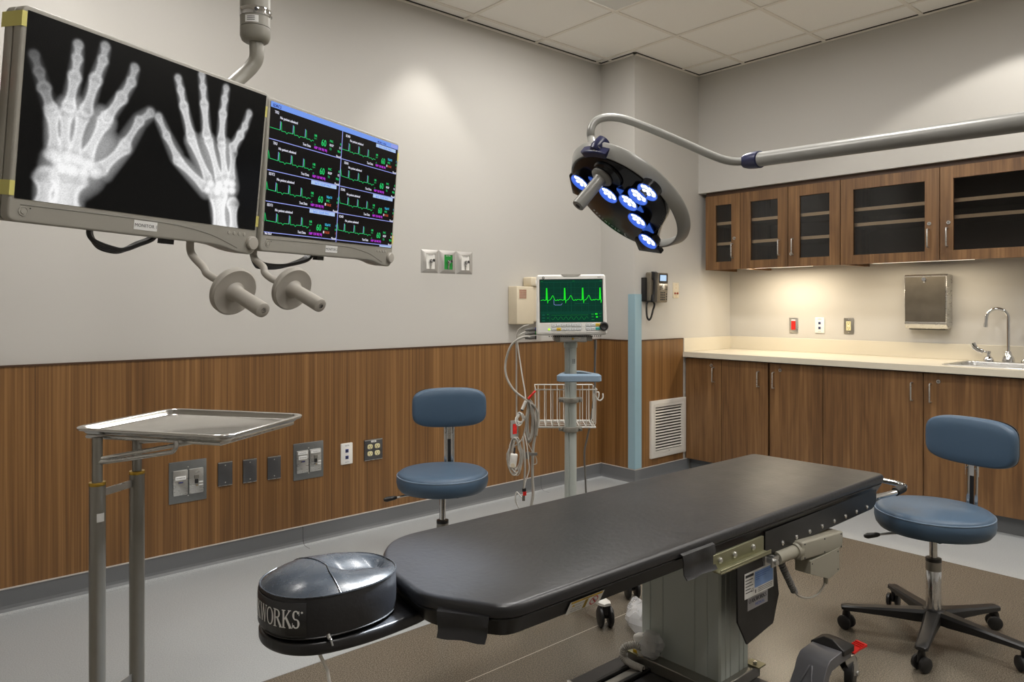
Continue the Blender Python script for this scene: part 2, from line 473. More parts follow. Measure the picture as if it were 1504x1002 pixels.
# walls
def wallbox(name, lo, hi, m=None): return struct(MB().box(lo, hi, m or PAINT).build(name))
wallbox('wall_left', (BX-.1, WL, 0), (WR+.1, WL+.1, CEIL+.1))
wallbox('wall_right', (WR, BY-.1, 0), (WR+.1, WL, CEIL+.1))
wallbox('wall_column', (KX, KY, 0), (WR, WL, CEIL))
wallbox('wall_soffit', (SX, BY, SZ), (WR, KY, CEIL))
wallbox('wall_rear', (BX-.1, BY-.1, 0), (BX, WL, CEIL+.1))
wallbox('wall_front', (BX, BY-.1, 0), (WR, BY, CEIL+.1))
# suspended ceiling: tiles, tee bars, edge angle, one mesh; light fittings sit in three cells
LIGHTS = [(0, 1), (-4, 1), (0, 5), (-4, 5), (-2, 3), (2, 7)]   # cell indices of the recessed troffers; last two unseen, added to raise fill
DOWN = [(2.5, 3.41), (4.23, 1.1), (.6, 3.41), (4.23, -.5), (2.7, .75)]
DOWN_A = [(78, .55), (126, .14), (78, .55), (124, .3), (110, .5)]
mb = MB()
ni0 = math.floor((BX-GX)/TILE); ni1 = math.ceil((WR-GX)/TILE); nj0 = math.floor((GY-WL)/TILE); nj1 = math.ceil((GY-BY)/TILE)
def ctile(x0, x1, y0, y1):
    x0, x1, y0, y1 = max(x0, BX), min(x1, WR), max(y0, BY), min(y1, WL)
    if x1-x0 < .002 or y1-y0 < .002: return
    mb.quad((x0, y1, CEIL+.006), (x1, y1, CEIL+.006), (x1, y0, CEIL+.006), (x0, y0, CEIL+.006), CEILM)
for i in range(ni0, ni1+1):
    for j in range(nj0, nj1+1):
        if (i, j) in LIGHTS: continue
        ctile(GX+i*TILE, GX+(i+1)*TILE, GY-(j+1)*TILE, GY-j*TILE)
for i in range(ni0, ni1+1):
    x = GX+i*TILE
    if BX < x < WR: mb.box((x-.012, BY, CEIL), (x+.012, WL, CEIL+.0055), TBAR)
for j in range(nj0, nj1+1):
    y = GY-j*TILE
    if BY < y < WL: mb.box((BX, y-.012, CEIL-.0003), (WR, y+.012, CEIL+.0055), TBAR)
def edge(x0, x1, y0, y1, gx, gy):
    mb.box((x0, y0, CEIL-.004), (x1, y1, CEIL+.006), TBAR)
    mb.box((x0+min(gx, 0), y0+min(gy, 0), CEIL+.001), (x1+max(gx, 0), y1+max(gy, 0), CEIL+.0058), SHADOWGAP)
edge(BX, KX, WL-.02, WL, 0, -.007); edge(KX-.02, KX, KY-.02, WL, -.007, 0); edge(KX-.02, SX, KY-.02, KY, 0, -.007); edge(SX-.02, SX, BY, KY, -.007, 0)
mb.box((BX-.1, BY-.1, CEIL+.09), (WR+.1, WL+.1, CEIL+.16), CEILM)
struct(mb.build('ceiling'))
# wainscot panels with dark cap
def wains(name, lo, hi, cap):
    b = MB().box(lo, hi, WAIN)
    b.box((lo[0]-cap[0], lo[1]-cap[1], hi[2]), (hi[0], hi[1], hi[2]+.007), DARKW)
    return struct(b.build(name))
wains('trim_1', (BX, WL-.012, .1), (KX-.012, WL, 1.012), (0, .004))
wains('trim_2', (KX-.012, KY-.012, .1), (KX, WL, 1.012), (.004, 0))
wains('trim_3', (KX, KY-.012, .1), (4.656, KY, 1.012), (0, .004))
# integral cove base following the left wall and the column
prof = [(0, .1, COVE), (.004, .1, COVE), (.005, .032, COVE), (.008, .02, COVE), (.015, .009, COVE), (.026, .003, FLG), (.04, .0012, FLG), (.085, .0005, FLG)]
path = [Vector(p) for p in ((BX, WL-.012), (KX-.012, WL-.012), (KX-.012, KY-.012), (4.72, KY-.012))]
def mitre(i, d):
    def nr(a, b): e = (b-a).normalized(); return Vector((e.y, -e.x))
    if i == 0: return path[0]+nr(path[0], path[1])*d
    if i == len(path)-1: return path[-1]+nr(path[-2], path[-1])*d
    n1, n2 = nr(path[i-1], path[i]), nr(path[i], path[i+1]); k = (n1+n2)/(1+n1.dot(n2))
    return path[i]+k*d
def cove(name, segs, seams=()):
    b = MB()
    for i in segs:
        for (d0, z0, m0), (d1, z1, m1) in zip(prof, prof[1:]):
            a0, a1, c0, c1 = mitre(i, d0), mitre(i, d1), mitre(i+1, d0), mitre(i+1, d1)
            b.quad((a0.x, a0.y, z0), (a1.x, a1.y, z1), (c1.x, c1.y, z1), (c0.x, c0.y, z0), m1)
        a0, a1, c0, c1 = mitre(i, -.001), mitre(i, .0065), mitre(i+1, -.001), mitre(i+1, .0065)
        b.loft([[(a0.x, a0.y, .099), (a1.x, a1.y, .099), (a1.x, a1.y, .104), (a0.x, a0.y, .104)], [(c0.x, c0.y, .099), (c1.x, c1.y, .099), (c1.x, c1.y, .104), (c0.x, c0.y, .104)]], COVETOP)
    for x in seams:
        for (d0, z0, _), (d1, z1, _) in zip(prof[1:], prof[2:]):
            y0, y1 = WL-.0125-d0, WL-.0125-d1
            b.quad((x-.0012, y0, z0+.0006), (x-.0012, y1, z1+.0006), (x+.0012, y1, z1+.0006), (x+.0012, y0, z0+.0006), SHADOWGAP)
    return struct(b.build(name))
cove('baseboard_left', [0], (1.739, 3.47))
cove('baseboard_column', [1, 2])
struct(MB().box((4.75, .985, 0), (4.765, KY-.013, .1), COVE).build('baseboard_right'))

# ------------------------------------------------------------------ ceiling fittings
for k, (i, j) in enumerate(LIGHTS):
    x0, y1 = GX+i*TILE, GY-j*TILE; cx, cy = x0+TILE/2, y1-TILE/2
    t = thing('ceiling_light', ['square recessed ceiling light with white sloped sides above the monitors', 'square recessed ceiling light near the rear wall', 'square recessed ceiling light over the front of the room', 'square recessed ceiling light in the rear corner', 'unseen square ceiling light added for fill over the middle of the room', 'unseen square ceiling light added for fill by the sink end'][k], 'ceiling light', (cx, cy, CEIL), 'recessed square ceiling lights')
    h = TILE/2-.012
    f = MB()
    o_ = [(-h, -h), (h, -h), (h, h), (-h, h)]; i_ = [(x*.5, y*.5) for x, y in o_]
    f.loft([[(x, y, .001) for x, y in o_], [(x*.97, y*.97, .001) for x, y in o_], [(x, y, .07) for x, y in i_]], WHITE, caps=(False, True))
    f.loft([[(x*1.03, y*1.03, .004) for x, y in o_], [(x*1.03, y*1.03, .085) for x, y in o_]], TBAR, caps=(False, True))
    f.build('reflector', t, False)
    MB().loft([[(x, y, .066) for x, y in i_], [(x*.92, y*.92, .028) for x, y in i_]], TROFF, caps=(False, True)).build('diffuser', t, False)
for k, (x, y) in enumerate(DOWN):
    t = thing('downlight', ['round recessed downlight washing the left wall', 'round recessed downlight in front of the soffit', 'round recessed downlight behind the monitor boom', 'round recessed downlight past the sink', 'round recessed downlight over the procedure table foot', 'round recessed downlight near the rear'][k], 'downlight', (x, y, CEIL), 'recessed downlights')
    MB().lathe([(.078, -.004), (.082, 0), (.06, -.005), (.058, .003)], WHITE, n=32, caps=False).build('trim_ring', t, False)
    MB().lathe([(.057, .002), (0.0, .002)], DOWNL, n=32).build('lens', t, False)

# ------------------------------------------------------------------ cabinets
def handle(par, p0, p1, off, r=.0043, m=STEEL):
    """wire pull between two points on a door face; off = direction out of the door"""
    o_ = Vector(off); p0, p1 = Vector(p0), Vector(p1); e = (p1-p0).normalized()*.008
    pts = [p0-o_*.03, p0+o_*.7, p0+o_*.95+e*.3, p0+o_+e, p1+o_-e, p1+o_*.95-e*.3, p1+o_*.7, p1-o_*.03]
    return MB().tube(pts, r, m, 8).build('handle', par)
def lock(par, p, off):
    o_ = Vector(off); p = Vector(p)
    b = MB().cyl(p, p+o_*.2, .011, STEEL, n=20).cyl(p+o_*.2, p+o_*.24, .007, STEELD, n=16)
    b.box((p.x+o_.x*.25-.0005, p.y-.0012, p.z-.005), (p.x+o_.x*.25+.0005, p.y+.0012, p.z+.005), INK)
    return b.build('lock', par)
OFFX = (-.028, 0, 0)
def upper(label, y0, y1, doors, shelves):
    xf = 4.891; t = thing('wall_cabinet', label, 'cabinet', (5.1, (y0+y1)/2, 1.538), 'wall cabinets with glass doors')
    z0, z1 = 1.538, 2.13
    b = MB()
    b.box((xf+.021, y1, z0), (WR-.002, y1+.016, z1), CABW).box((xf+.021, y0-.016, z0), (WR-.002, y0, z1), CABW)
    b.box((xf+.021, y1+.016, z0+.028), (WR-.002, y0-.016, z0+.046), CABW).box((xf+.021, y1+.016, z1-.018), (WR-.002, y0-.016, z1), CABW)
    b.box((WR-.014, y1+.016, z0+.046), (WR-.002, y0-.016, z1-.018), CABI)
    b.box((xf+.014, y1, 2.106), (xf+.021, y0, z1+.004), DARKW)
    b.build('body', t)
    for z in shelves:
        MB().box((xf+.04, y1+.017, z-.011), (xf+.046, y0-.017, z+.011), SHELF).box((xf+.046, y1+.017, z-.01), (WR-.016, y0-.017, z+.01), CABI).build('shelf', t)
    for (a, c, ga, gc, h, lk) in doors:
        a -= .0022; c += .0022; zt, zb = 2.104, z0; gt, gb = 2.03, 1.598
        d = MB()
        d.box((xf, ga, zb), (xf+.02, a, zt), CABW).box((xf, c, zb), (xf+.02, gc, zt), CABW)
        d.box((xf, gc, gt), (xf+.02, ga, zt), CABW).box((xf, gc, zb), (xf+.02, ga, gb), CABW)
        do = d.build('door', t, bevel=.0012)
        MB().box((xf+.011, gc, gb), (xf+.015, ga, gt), GLASSM).build('glass_pane', do)
        handle(do, on_x(h[0], h[1], xf), on_x(h[0], h[2], xf), OFFX)
        if lk: lock(do, on_x(lk[0], lk[1], xf), OFFX)
upper('narrow wall cabinet with one glass door, beside the column', 3.3026, 3.0, [(3.3026, 3.0, 3.211, 3.075, (1076.6, 358, 378.6), (1078.6, 350))], (1.893, 1.737))
upper('wall cabinet with a pair of narrow glass doors over the red outlet', 3.0, 2.2482, [(3.0, 2.6217, 2.916, 2.699, (1145, 352.7, 374.7), None), (2.6217, 2.2482, 2.536, 2.322, (1165, 351, 374), (1162, 373))], (1.9, 1.738))
upper('wall cabinet with a pair of wide glass doors over the towel dispenser', 2.2482, 1.03, [(2.2482, 1.6396, 2.162, 1.724, (1363.8, 336.7, 363.3), (1365, 328.6)), (1.6396, 1.03, 1.565, 1.12, (1391.7, 334.7, 361.7), (1393.3, 326.8))], (1.9, 1.8))
def lower(label, y0, y1, doors):
    xf = 4.69; t = thing('base_cabinet', label, 'cabinet', (5.0, (y0+y1)/2, 0), 'base cabinets under the counter')
    b = MB().box((xf+.021, y1, .1), (WR-.002, y1+.018, .875), CABW).box((xf+.021, y0-.018, .1), (WR-.002, y0, .875), CABW).box((xf+.021, y1+.018, .1), (WR-.002, y0-.018, .118), CABI).box((WR-.02, y1+.018, .118), (WR-.002, y0-.018, .875), CABI).box((xf+.021, y1+.018, .84), (xf+.04, y0-.018, .875), CABI)
    b.box((xf+.09, y1, 0.0), (WR-.002, y0, .1), CABI).build('body', t)
    for (a, c, h, lk) in doors:
        do = MB().box((xf, c+.002, .104), (xf+.02, a-.002, .866), CABW).build('door', t, bevel=.0012)
        handle(do, on_x(h[0], h[1], xf), on_x(h[0], h[2], xf), OFFX)
        if lk: lock(do, on_x(lk[0], lk[1], xf), OFFX)
lower('narrow wooden base cabinet with one door, next to the air vent', 3.3446, 3.0297, [(3.3446, 3.0297, (1048.6, 540, 561), (1045, 536.5))])
lower('wooden base cabinet with two equal doors under the red and white outlets', 3.0297, 2.2705, [(3.0297, 2.6597, (1114.6, 546, 568), None), (2.6494, 2.2705, (1137, 547, 570), (1146, 544))])
lower('wooden base cabinet with two wide doors below the sink', 2.2705, 1.05, [(2.2705, 1.6606, (1340, 562, 588), None), (1.6606, 1.05, (1367.5, 563.6, 590.7), (1378.5, 560.6))])
# counter with a hole for the sink
SY0, SY1, SX0, SX1 = 1.60, 1.14, 4.765, 5.265
b = MB(); cf, z0, z1, ye = 4.652, .876, .914, .985
b.box((cf, ye, z0), (SX0+.012, KY-.0005, z1), COUNTER).box((SX1-.012, ye, z0), (WR-.0005, KY-.0005, z1), COUNTER)
b.box((SX0+.012, SY0-.012, z0), (SX1-.012, KY-.0005, z1), COUNTER).box((SX0+.012, ye, z0), (SX1-.012, SY1+.012, z1), COUNTER)
tp = tag(b.build('countertop'), 'long cream solid countertop over the base cabinets', 'countertop')
MB().box((WR-.02, ye, z1), (WR-.0005, KY-.0005, 1.016), COUNTER).box((cf+.006, KY-.02, z1), (WR-.0205, KY-.0005, 1.016), COUNTER).build('backsplash', tp, bevel=.002)
# sink
t = thing('sink', 'stainless drop-in sink in the cream countertop', 'sink', ((SX0+SX1)/2, (SY0+SY1)/2, .914))
w, d = SX1-SX0, SY0-SY1
o_ = rrect(w, d, .05, 6); bo = rrect(w-.15, d-.06, .06, 6); bo = [(x-.04, y) for x, y in bo]
fl = [(x*.93, y*.93) for x, y in bo]
MB().loft([[(x, y, .0005) for x, y in o_], [(x*.995, y*.995, .004) for x, y in o_], [(x*1.01+.0004, y*1.01, .005) for x, y in bo], [(x, y, 0) for x, y in bo], [(x*.98, y*.98, -.15) for x, y in bo], [(x, y, -.17) for x, y in fl]], STEEL, caps=(False, True)).build('basin', t, False, sharp=50)
MB().lathe([(.04, -.169), (.036, -.167), (.02, -.168), (0, -.168)], STEELD, Matrix.Translation((-.04, 0, 0))).build('drain', t, False)
# faucet
fx, fy, fz = 5.222, 1.367, .918
t = thing('faucet', 'chrome gooseneck faucet with two wrist blade handles at the sink', 'faucet', (fx, fy, fz))
MB().lathe([(.033, 0), (.034, .01), (.03, .03), (.02, .045), (.017, .06), (.014, .068)], CHROME).build('spout_base', t, False)
R_ = .057
pts = [(0, 0, .06), (0, 0, .27)]+[(-R_+R_*math.cos(a), 0, .27+R_*math.sin(a)) for a in [PI*k/16 for k in range(1, 16)]]+[(-2*R_-.002, 0, .25), (-2*R_-.004, 0, .222)]
dr = Vector((-.42, .9, 0)).normalized()   # spout swings to the side
Mz = Matrix.Rotation(math.atan2(-dr.y, -dr.x), 4, 'Z')
so = MB().tube([Mz @ Vector(p) for p in pts], .0095, CHROME, 16).build('spout', t, False)
MB().cyl(Mz @ Vector((-2*R_-.003, 0, .24)), Mz @ Vector((-2*R_-.0045, 0, .214)), .0115, CHROME, n=18).build('aerator', so, False)
for sg, nm in ((1, 'left'), (-1, 'right')):
    hb = MB().lathe([(.029, 0), (.03, .008), (.024, .024), (.012, .034), (.009, .05), (.013, .052), (.012, .066), (0, .067)], CHROME, Matrix.Translation((-.02, sg*.1, 0))).build('handle', t, False)
    q = [(-.02, sg*.1, .058), (-.028, sg*.125, .062), (-.036, sg*.15, .07), (-.042, sg*.172, .09), (-.046, sg*.182, .112)]
    MB().tube(spline(q, 5), [(.004, .006)]*6+[(.0045, .013)]*8+[(.0045, .017)]*7, CHROME, 12, flat=(1, 0, 0)).build('lever_blade', hb, False)
# paper towel dispenser
t = thing('towel_dispenser', 'steel paper towel dispenser with scuffed dark front above the counter', 'towel dispenser', (WR-.05, 1.839, 1.11))
y0, y1, z0, z1, xf = 1.965, 1.705, 1.112, 1.47, WR-.1
b = MB(); b.prism([(WR-.001, y1, z0+.02), (WR-.001, y1, z1-.004), (xf+.012, y1, z1), (xf, y1, z1-.012), (xf, y1, z0+.03), (xf+.02, y1, z0), (WR-.03, y1, z0)], (0, y0-y1, 0), None, STEEL)
b.build('case', t, bevel=.003)
MB().box((xf-.004, y1+.008, z0+.045), (xf+.001, y0-.006, z1-.016), MIRRORD).build('front_door', t, bevel=.003)
MB().box((xf-.003, y1+.006, z0+.03), (xf+.001, y0-.004, z0+.043), STEEL).build('hinge_strip', t)
MB().box((xf+.03, y1+.02, z0-.006), (xf+.07, y0-.02, z0+.001), BLACK).build('paper_slot', t)
MB().cyl((xf-.003, 1.84, z1-.032), (xf-.012, 1.84, z1-.032), .013, CHROME, n=18).cyl((xf-.003, 1.84, z1-.05), (xf-.006, 1.84, z1-.05), .006, STEEL, n=12).build('lock_knob', t)
# under-cabinet lights
STRIPM = emit('strip_lens', (1, .88, .68, 1), 3.0)
STRIPS = [(2.52, 2.97, .9, 'slim strip light under the wall cabinet above the red and white outlets'), (1.5, 2.1, .5, 'slim strip light under the wide wall cabinet above the towel dispenser')]
for ya, yb_, k_, lab in STRIPS:
    t = thing('under_cabinet_light', lab, 'light', (5.03, (ya+yb_)/2, 1.566), 'strip lights under the wall cabinets')
    MB().box((4.99, ya-.016, 1.548), (5.07, yb_+.016, 1.5655), WHITE).build('housing', t, bevel=.003)
    MB().box((5.0, ya, 1.5445), (5.06, yb_, 1.5485), STRIPM).build('lens', t)

# ------------------------------------------------------------------ wall plates
# each plate is modelled facing -y in local axes (x right, z up, y = 0 on the wall) and turned to its wall
def plate_M(p, wall):
    if wall == 'left': return Matrix.Translation((p[0], WL-.012, p[1]))
    if wall == 'leftp': return Matrix.Translation((p[0], WL, p[1]))
    if wall == 'col': return Matrix.Translation((p[0], KY, p[1]))
    if wall == 'colp': return Matrix.Translation((p[0], KY-.012, p[1]))
    return Matrix.Translation((WR, p[0], p[1])) @ Matrix.Rotation(-PI/2, 4, 'Z')
TXT = lambda x, y, z: basis((x, y, z), (1, 0, 0), (0, 0, 1), (0, -1, 0))
def plate(b, w, h, m, t=.006, x=0, z=0, y=0, bev=.002):
    return b.slab(rrect(w, h, .004, 3), 0, t, m, bev, 2, basis((x, y, z), (1, 0, 0), (0, 0, 1), (0, -1, 0)), 0)
def screw(b, x, z, y, m=STEEL, r=.0035): return b.lathe([(r, 0), (r*.8, .0012), (0, .0016)], m, basis((x, y, z), (1, 0, 0), (0, 0, 1), (0, -1, 0)), 12)
# AV panels
for (x, z, w, h, lab, second) in ((1.159, .43, .172, .196, 'grey steel connector panel with two inner plates, behind the instrument stand', False), (1.772, .443, .17, .193, 'grey steel connector panel with two inner plates and white tags, next to white data plate', True)):
    t = thing('connector_panel', lab, 'wall plate', plate_M((x, z), 'left'), 'steel connector panels on the wainscot')
    b = MB(); plate(b, w, h, BRUSH, .003, bev=.0008)
    for zz in (h/2-.03, -h/2+.03): screw(b, 0, zz, -.003)
    b.build('backing_plate', t, False)
    for sx in (-1, 1):
        b = MB(); xx = sx*.036; plate(b, .066, .118, STEEL, .007, xx, -.002, -.003, .0015)
        for zz in (.05, -.05): screw(b, xx, zz-.002, -.01, r=.003)
        if sx < 0: b.box((xx-.011, -.016, -.004), (xx+.011, -.009, .006), STEELD).box((xx-.008, -.0175, -.001), (xx+.008, -.0155, .003), PORTB)
        else:
            b.box((xx-.01, -.016, .01), (xx+.01, -.009, .026), STEELD); b.box((xx-.007, -.0165, -.012), (xx+.007, -.009, .006), BLACK); b.cyl((xx, -.008, -.022), (xx, -.018, -.022), .005, STEEL, n=12); b.cyl((xx, -.018, -.022), (xx, -.0185, -.022), .003, BRASS, n=10)
        po = b.build('connector_plate', t, False)
        l = MB()
        if sx < 0: l.box((xx-.024, -.0118, .012), (xx+.024, -.0098, .03), LABELW); l.text('MONITOR', .0085, TXT(xx, -.0122, .0175), INK)
        else: l.box((xx+.012, -.0118, -.012), (xx+.031, -.0098, -.006), LABELW).box((xx+.012, -.0118, -.026), (xx+.031, -.0098, -.02), LABELW)
        if second: l.box((xx-.027, -.0118, .037), (xx+.027, -.0098, .052), LABELW); l.text('MONITOR' if sx < 0 else 'OUTPUT', .008, TXT(xx, -.0122, .0415), INK)
        l.build('label_strip', po, False)
# blank plates
for k, (x, z) in enumerate(((1.3335, .439), (1.4565, .436), (1.5825, .433))):
    t = thing('blank_plate', ['blank steel wall plate, nearest of three to the instrument stand', 'blank steel wall plate, middle of the row of three', 'blank steel wall plate beside the tagged connector panel'][k], 'wall plate', plate_M((x, z), 'left'), 'blank steel wall plates')
    b = MB(); plate(b, .07, .116, mat('plate_steel%d' % k, rgb(104, 104, 106), .38, .9, var=.08, nscale=60, stretch=(1, 1, 12)) if k == 0 else bpy.data.materials['plate_steel0'], .006)
    b.box((-.034, -.0062, .0535), (.034, -.0045, .0585), STEEL); b.box((-.034, -.0062, -.0585), (.034, -.0045, -.0555), STEEL)
    b.build('cover', t, False)
    for zz in (.042, -.042): screw(MB(), 0, zz, -.006).build('screw', t, False)
def data_plate(p, wall, lab):
    t = thing('data_plate', lab, 'wall plate', plate_M(p, wall), 'white data wall plates')
    b = MB(); plate(b, .071, .116, WHITE, .007)
    for zz in (.045, -.045): b.box((-.02, -.0075, zz-.006), (.02, -.0065, zz+.006), LABELW); b.text('DATA', .01, TXT(0, -.0079, zz-.0035), INK)
    b.build('cover', t, False)
    for zz in (.016, -.02): MB().box((-.009, -.0085, zz-.009), (.009, -.006, zz+.009), PORTB).box((-.006, -.0092, zz-.006), (.004, -.0082, zz+.004), INK).build('data_port', t, False)
data_plate((1.9955, .449), 'left', 'white data plate with two blue ports on the wood wainscot')
data_plate((2.594, 1.118), 'right', 'white data plate with two blue ports above the counter')
def receptacle(b, x, z, y, m=IVORY, s_=1.0):
    T = basis((x, y, z), (1, 0, 0), (0, 0, 1), (0, -1, 0))
    b.slab(superell(.0165*s_, .0135*s_, 3, 24), 0, .003, m, .001, 2, T, 0)
    for xx, h in ((-.006, .0085), (.006, .007)): b.box((x+xx-.0013, y-.0035, z-.001), (x+xx+.0013, y-.0028, z-.001+h), INK)
    b.cyl((x, y-.0028, z-.007), (x, y-.0035, z-.007), .0028, INK, n=10)
t = thing('power_outlet', 'steel plate with four ivory sockets on the wainscot by the blue stool', 'power outlet', plate_M((2.1635, .45), 'left'))
b = MB(); plate(b, .117, .117, bpy.data.materials['plate_steel0'], .006)
b.box((-.057, -.0062, .053), (.057, -.0045, .058), STEEL).box((-.057, -.0062, -.058), (.057, -.0045, -.055), STEEL)
b.box((-.016, -.0075, .042), (.016, -.006, .052), LABELW); b.text('EM-8', .0075, TXT(0, -.0078, .0445), INK)
b.build('cover', t, False)
for sx in (-.0235, .0235):
    for zz in (.019, -.02): r_ = MB(); receptacle(r_, sx, zz, -.006); r_.build('socket', t, False)
def decora(p, wall, lab, m, kind):
    t = thing('power_outlet', lab, 'power outlet', plate_M(p, wall))
    b = MB(); plate(b, .07, .116, STEELD if kind == 'gfci' else STEEL, .006)
    for zz in (.048, -.048): screw(b, 0, zz, -.006)
    b.build('cover', t, False)
    b = MB().box((-.0165, -.0085, -.033), (.0165, -.005, .033), m)
    for zz in (.018, -.018):
        for xx, h in ((-.006, .008), (.006, .0065)): b.box((xx-.0012, -.0092, zz), (xx+.0012, -.0083, zz+h), INK)
        b.cyl((0, -.0083, zz-.006), (0, -.0092, zz-.006), .0026, INK, n=10)
    if kind == 'gfci': b.box((-.006, -.0095, -.003), (.006, -.0083, .003), WHITE)
    b.build('socket', t, False)
    if kind == 'tag': MB().box((-.016, -.0078, .035), (.016, -.006, .044), LABELW).build('label_strip', t, False)
decora((2.7995, 1.1135), 'right', 'red power outlet in a steel plate above the counter', RED, 'tag')
decora((2.379, 1.118), 'right', 'ivory power outlet in a steel plate above the counter', IVORY, 'gfci')
decora((3.228, .448), 'left', 'red power outlet low on the wainscot behind the hanging cables', RED, 'red')
# switch plates beside the phone
for k, (x, z) in enumerate(((4.42, 1.375), (4.575, 1.378))):
    t = thing('call_plate', ['ivory call plate with red buttons half hidden by the phone', 'ivory call plate with red buttons right of the phone'][k], 'wall plate', plate_M((x, z), 'col'), 'ivory call plates')
    b = MB(); plate(b, .07, .116, CREAM, .006); b.build('cover', t, False)
    b = MB()
    for xx in (-.014, .018): b.lathe([(.008, 0), (.008, .004), (.005, .007), (0, .008)], COPPER, basis((xx, -.006, -.022), (1, 0, 0), (0, 0, 1), (0, -1, 0)), 16)
    b.box((-.012, -.0085, -.0235), (.016, -.006, -.0205), COPPER); b.build('call_button', t, False)
    b = MB()
    for zz in (.042, .018, -.043): screw(b, 0, zz, -.006, BRASS)
    b.build('screw', t, False)
# gas outlets
GASF = mat('gas_outlet_steel', rgb(178, 175, 170), .42, .45, var=.05, nscale=60)
for k, (m, lab) in enumerate(((WHITE, 'white medical gas outlet in a sloped steel frame, nearest the monitors'), (GREEN, 'green medical gas outlet in a sloped steel frame'), (WHITE, 'white medical gas outlet in a sloped steel frame, nearest the corner'))):
    t = thing('gas_outlet', lab, 'gas outlet', plate_M((2.493+.0658+k*.1316, 1.532), 'leftp'), 'medical gas outlets')
    h, w = .071, .0645
    o_ = [(-w, -h), (w, -h), (w, h), (-w, h)]; i_ = [(-.033, -.048), (.033, -.048), (.033, .046), (-.033, .046)]
    MB().loft([[(x, 0, z) for x, z in o_], [(x, -.014, z) for x, z in i_], [(x*.96, -.014, z*.96) for x, z in i_], [(x*.96, -.009, z*.96) for x, z in i_]], GASF, caps=(False, False)).build('frame', t, False)
    b = MB().box((-.0325, -.011, -.047), (.0325, -.006, .045), m)
    b.text('VACUUM' if k != 1 else 'OXYGEN', .0085, TXT(0, -.0114, .034), INK if k != 1 else LABELW)
    b.build('face_plate', t, False)
    b = MB().cyl((0, -.011, 0), (0, -.021, 0), .012, CHROME, n=20).cyl((0, -.021, 0), (.008, -.033, .004), .0075, CHROME, n=16).cyl((.008, -.033, .004), (.01, -.037, .005), .009, BLACK, n=16)
    b.build('valve', t, False)
    MB().tube([(0, -.017, -.012), (0, -.014, -.03), (0, -.012, -.043)], .0045, STEEL, 8).build('latch', t, False)
# corner guard
b = MB().box((KX-.019, KY-.019, .106), (KX-.0125, KY+.045, 1.346), GUARD).box((KX-.0125, KY-.019, .106), (4.152, KY-.0125, 1.346), GUARD)
b.box((KX-.0125, KY-.0125, 1.02), (KX-.0001, KY+.045, 1.346), GUARD).box((KX-.0001, KY-.0125, 1.02), (4.152, KY-.0001, 1.346), GUARD)
tag(b.build('corner_guard', bevel=.0012), 'pale blue corner guard strip on the column edge', 'corner guard')
# return air grille
t = thing('air_vent', 'white louvred return air grille low on the column wainscot', 'vent', plate_M((4.4595, .365), 'colp'))
W2, H2 = .2105, .207
b = MB(); o_ = [(-W2, -H2), (W2, -H2), (W2, H2), (-W2, H2)]; q = [(x-.05*(1 if x > 0 else -1), z-.048*(1 if z > 0 else -1)) for x, z in o_]
fl = lambda P, y: [(x, y, z) for x, z in P]
b.loft([fl(o_, 0), fl(o_, -.016), fl([(x*.98, z*.98) for x, z in o_], -.018), fl([(x*.86, z*.86) for x, z in o_], -.018), fl([(x*.855, z*.855) for x, z in o_], -.0165), fl([(x*.845, z*.845) for x, z in o_], -.0165), fl([(x*.84, z*.84) for x, z in o_], -.018), fl(q, -.017), fl(q, -.004)], VENTW, caps=(False, False))
b.build('frame', t, False)
MB().box((-.165, -.0015, -.163), (.165, -.0005, .163), SHADOWGAP).build('duct_opening', t, False)
for k in range(15):
    z = -.147+k*.021
    MB().loft([[(-.161, -.0125, z-.005), (-.161, -.0115, z-.006), (-.161, -.003, z+.003), (-.161, -.004, z+.004)], [(.161, -.0125, z-.005), (.161, -.0115, z-.006), (.161, -.003, z+.003), (.161, -.004, z+.004)]], VENTW).build('louvre', t, False)
screw(MB(), 0, -.17, -.017, INK, .004).build('screw', t, False)
# phone
t = thing('wall_phone', 'dark grey wall phone with lit display on the column face', 'phone', plate_M((4.288, 1.395), 'col'))
b = MB(); b.box((-.118, -.03, -.1), (-.085, -.001, .07), BLACK)
T = basis((.012, -.03, 0), (1, 0, 0), (0, -.04, 1), (0, -1, -.04))
b.slab(rrect(.205, .215, .012, 4), -.015, .03, PHONE, .004, 2, T)
bo = b.build('body', t, False)
b = MB(); b.slab(rrect(.1, .062, .006, 3), .03, .0325, BLACK, .001, 2, T @ Matrix.Translation((.045, .067, 0)), 0)
b.quad(*[(x+.042, y+.07, .0331) for x, y in ((-.038, -.021), (.034, -.021), (.034, .021), (-.038, .021))], PHSCR, T); b.build('display', t, False)
b = MB(); b.slab(rrect(.1, .014, .002, 2), .03, .032, STEEL, .0005, 2, T @ Matrix.Translation((.046, .022, 0)), 0); b.slab(superell(.018, .021, 2, 28), .03, .034, STEEL, .001, 2, T @ Matrix.Translation((.046, .008, 0)), 0); b.slab(superell(.009, .01, 2, 20), .034, .0348, WHITE, .0005, 2, T @ Matrix.Translation((.046, .008, 0)), 0); b.build('navigation_pad', t, False)
b = MB()
for r_ in range(4):
    for c in range(3): b.slab(rrect(.013, .01, .002, 2), .03, .0325, BLACK, .0006, 2, T @ Matrix.Translation((.025+c*.019, -.035-r_*.017, 0)), 0)
for r_ in range(3): b.slab(rrect(.009, .01, .002, 2), .03, .0325, BLACK, .0006, 2, T @ Matrix.Translation((.088, -.045-r_*.019, 0)), 0)
for c in range(4): b.slab(rrect(.013, .006, .001, 2), .03, .0318, BLACK, .0006, 2, T @ Matrix.Translation((.018+c*.019, .034, 0)), 0)
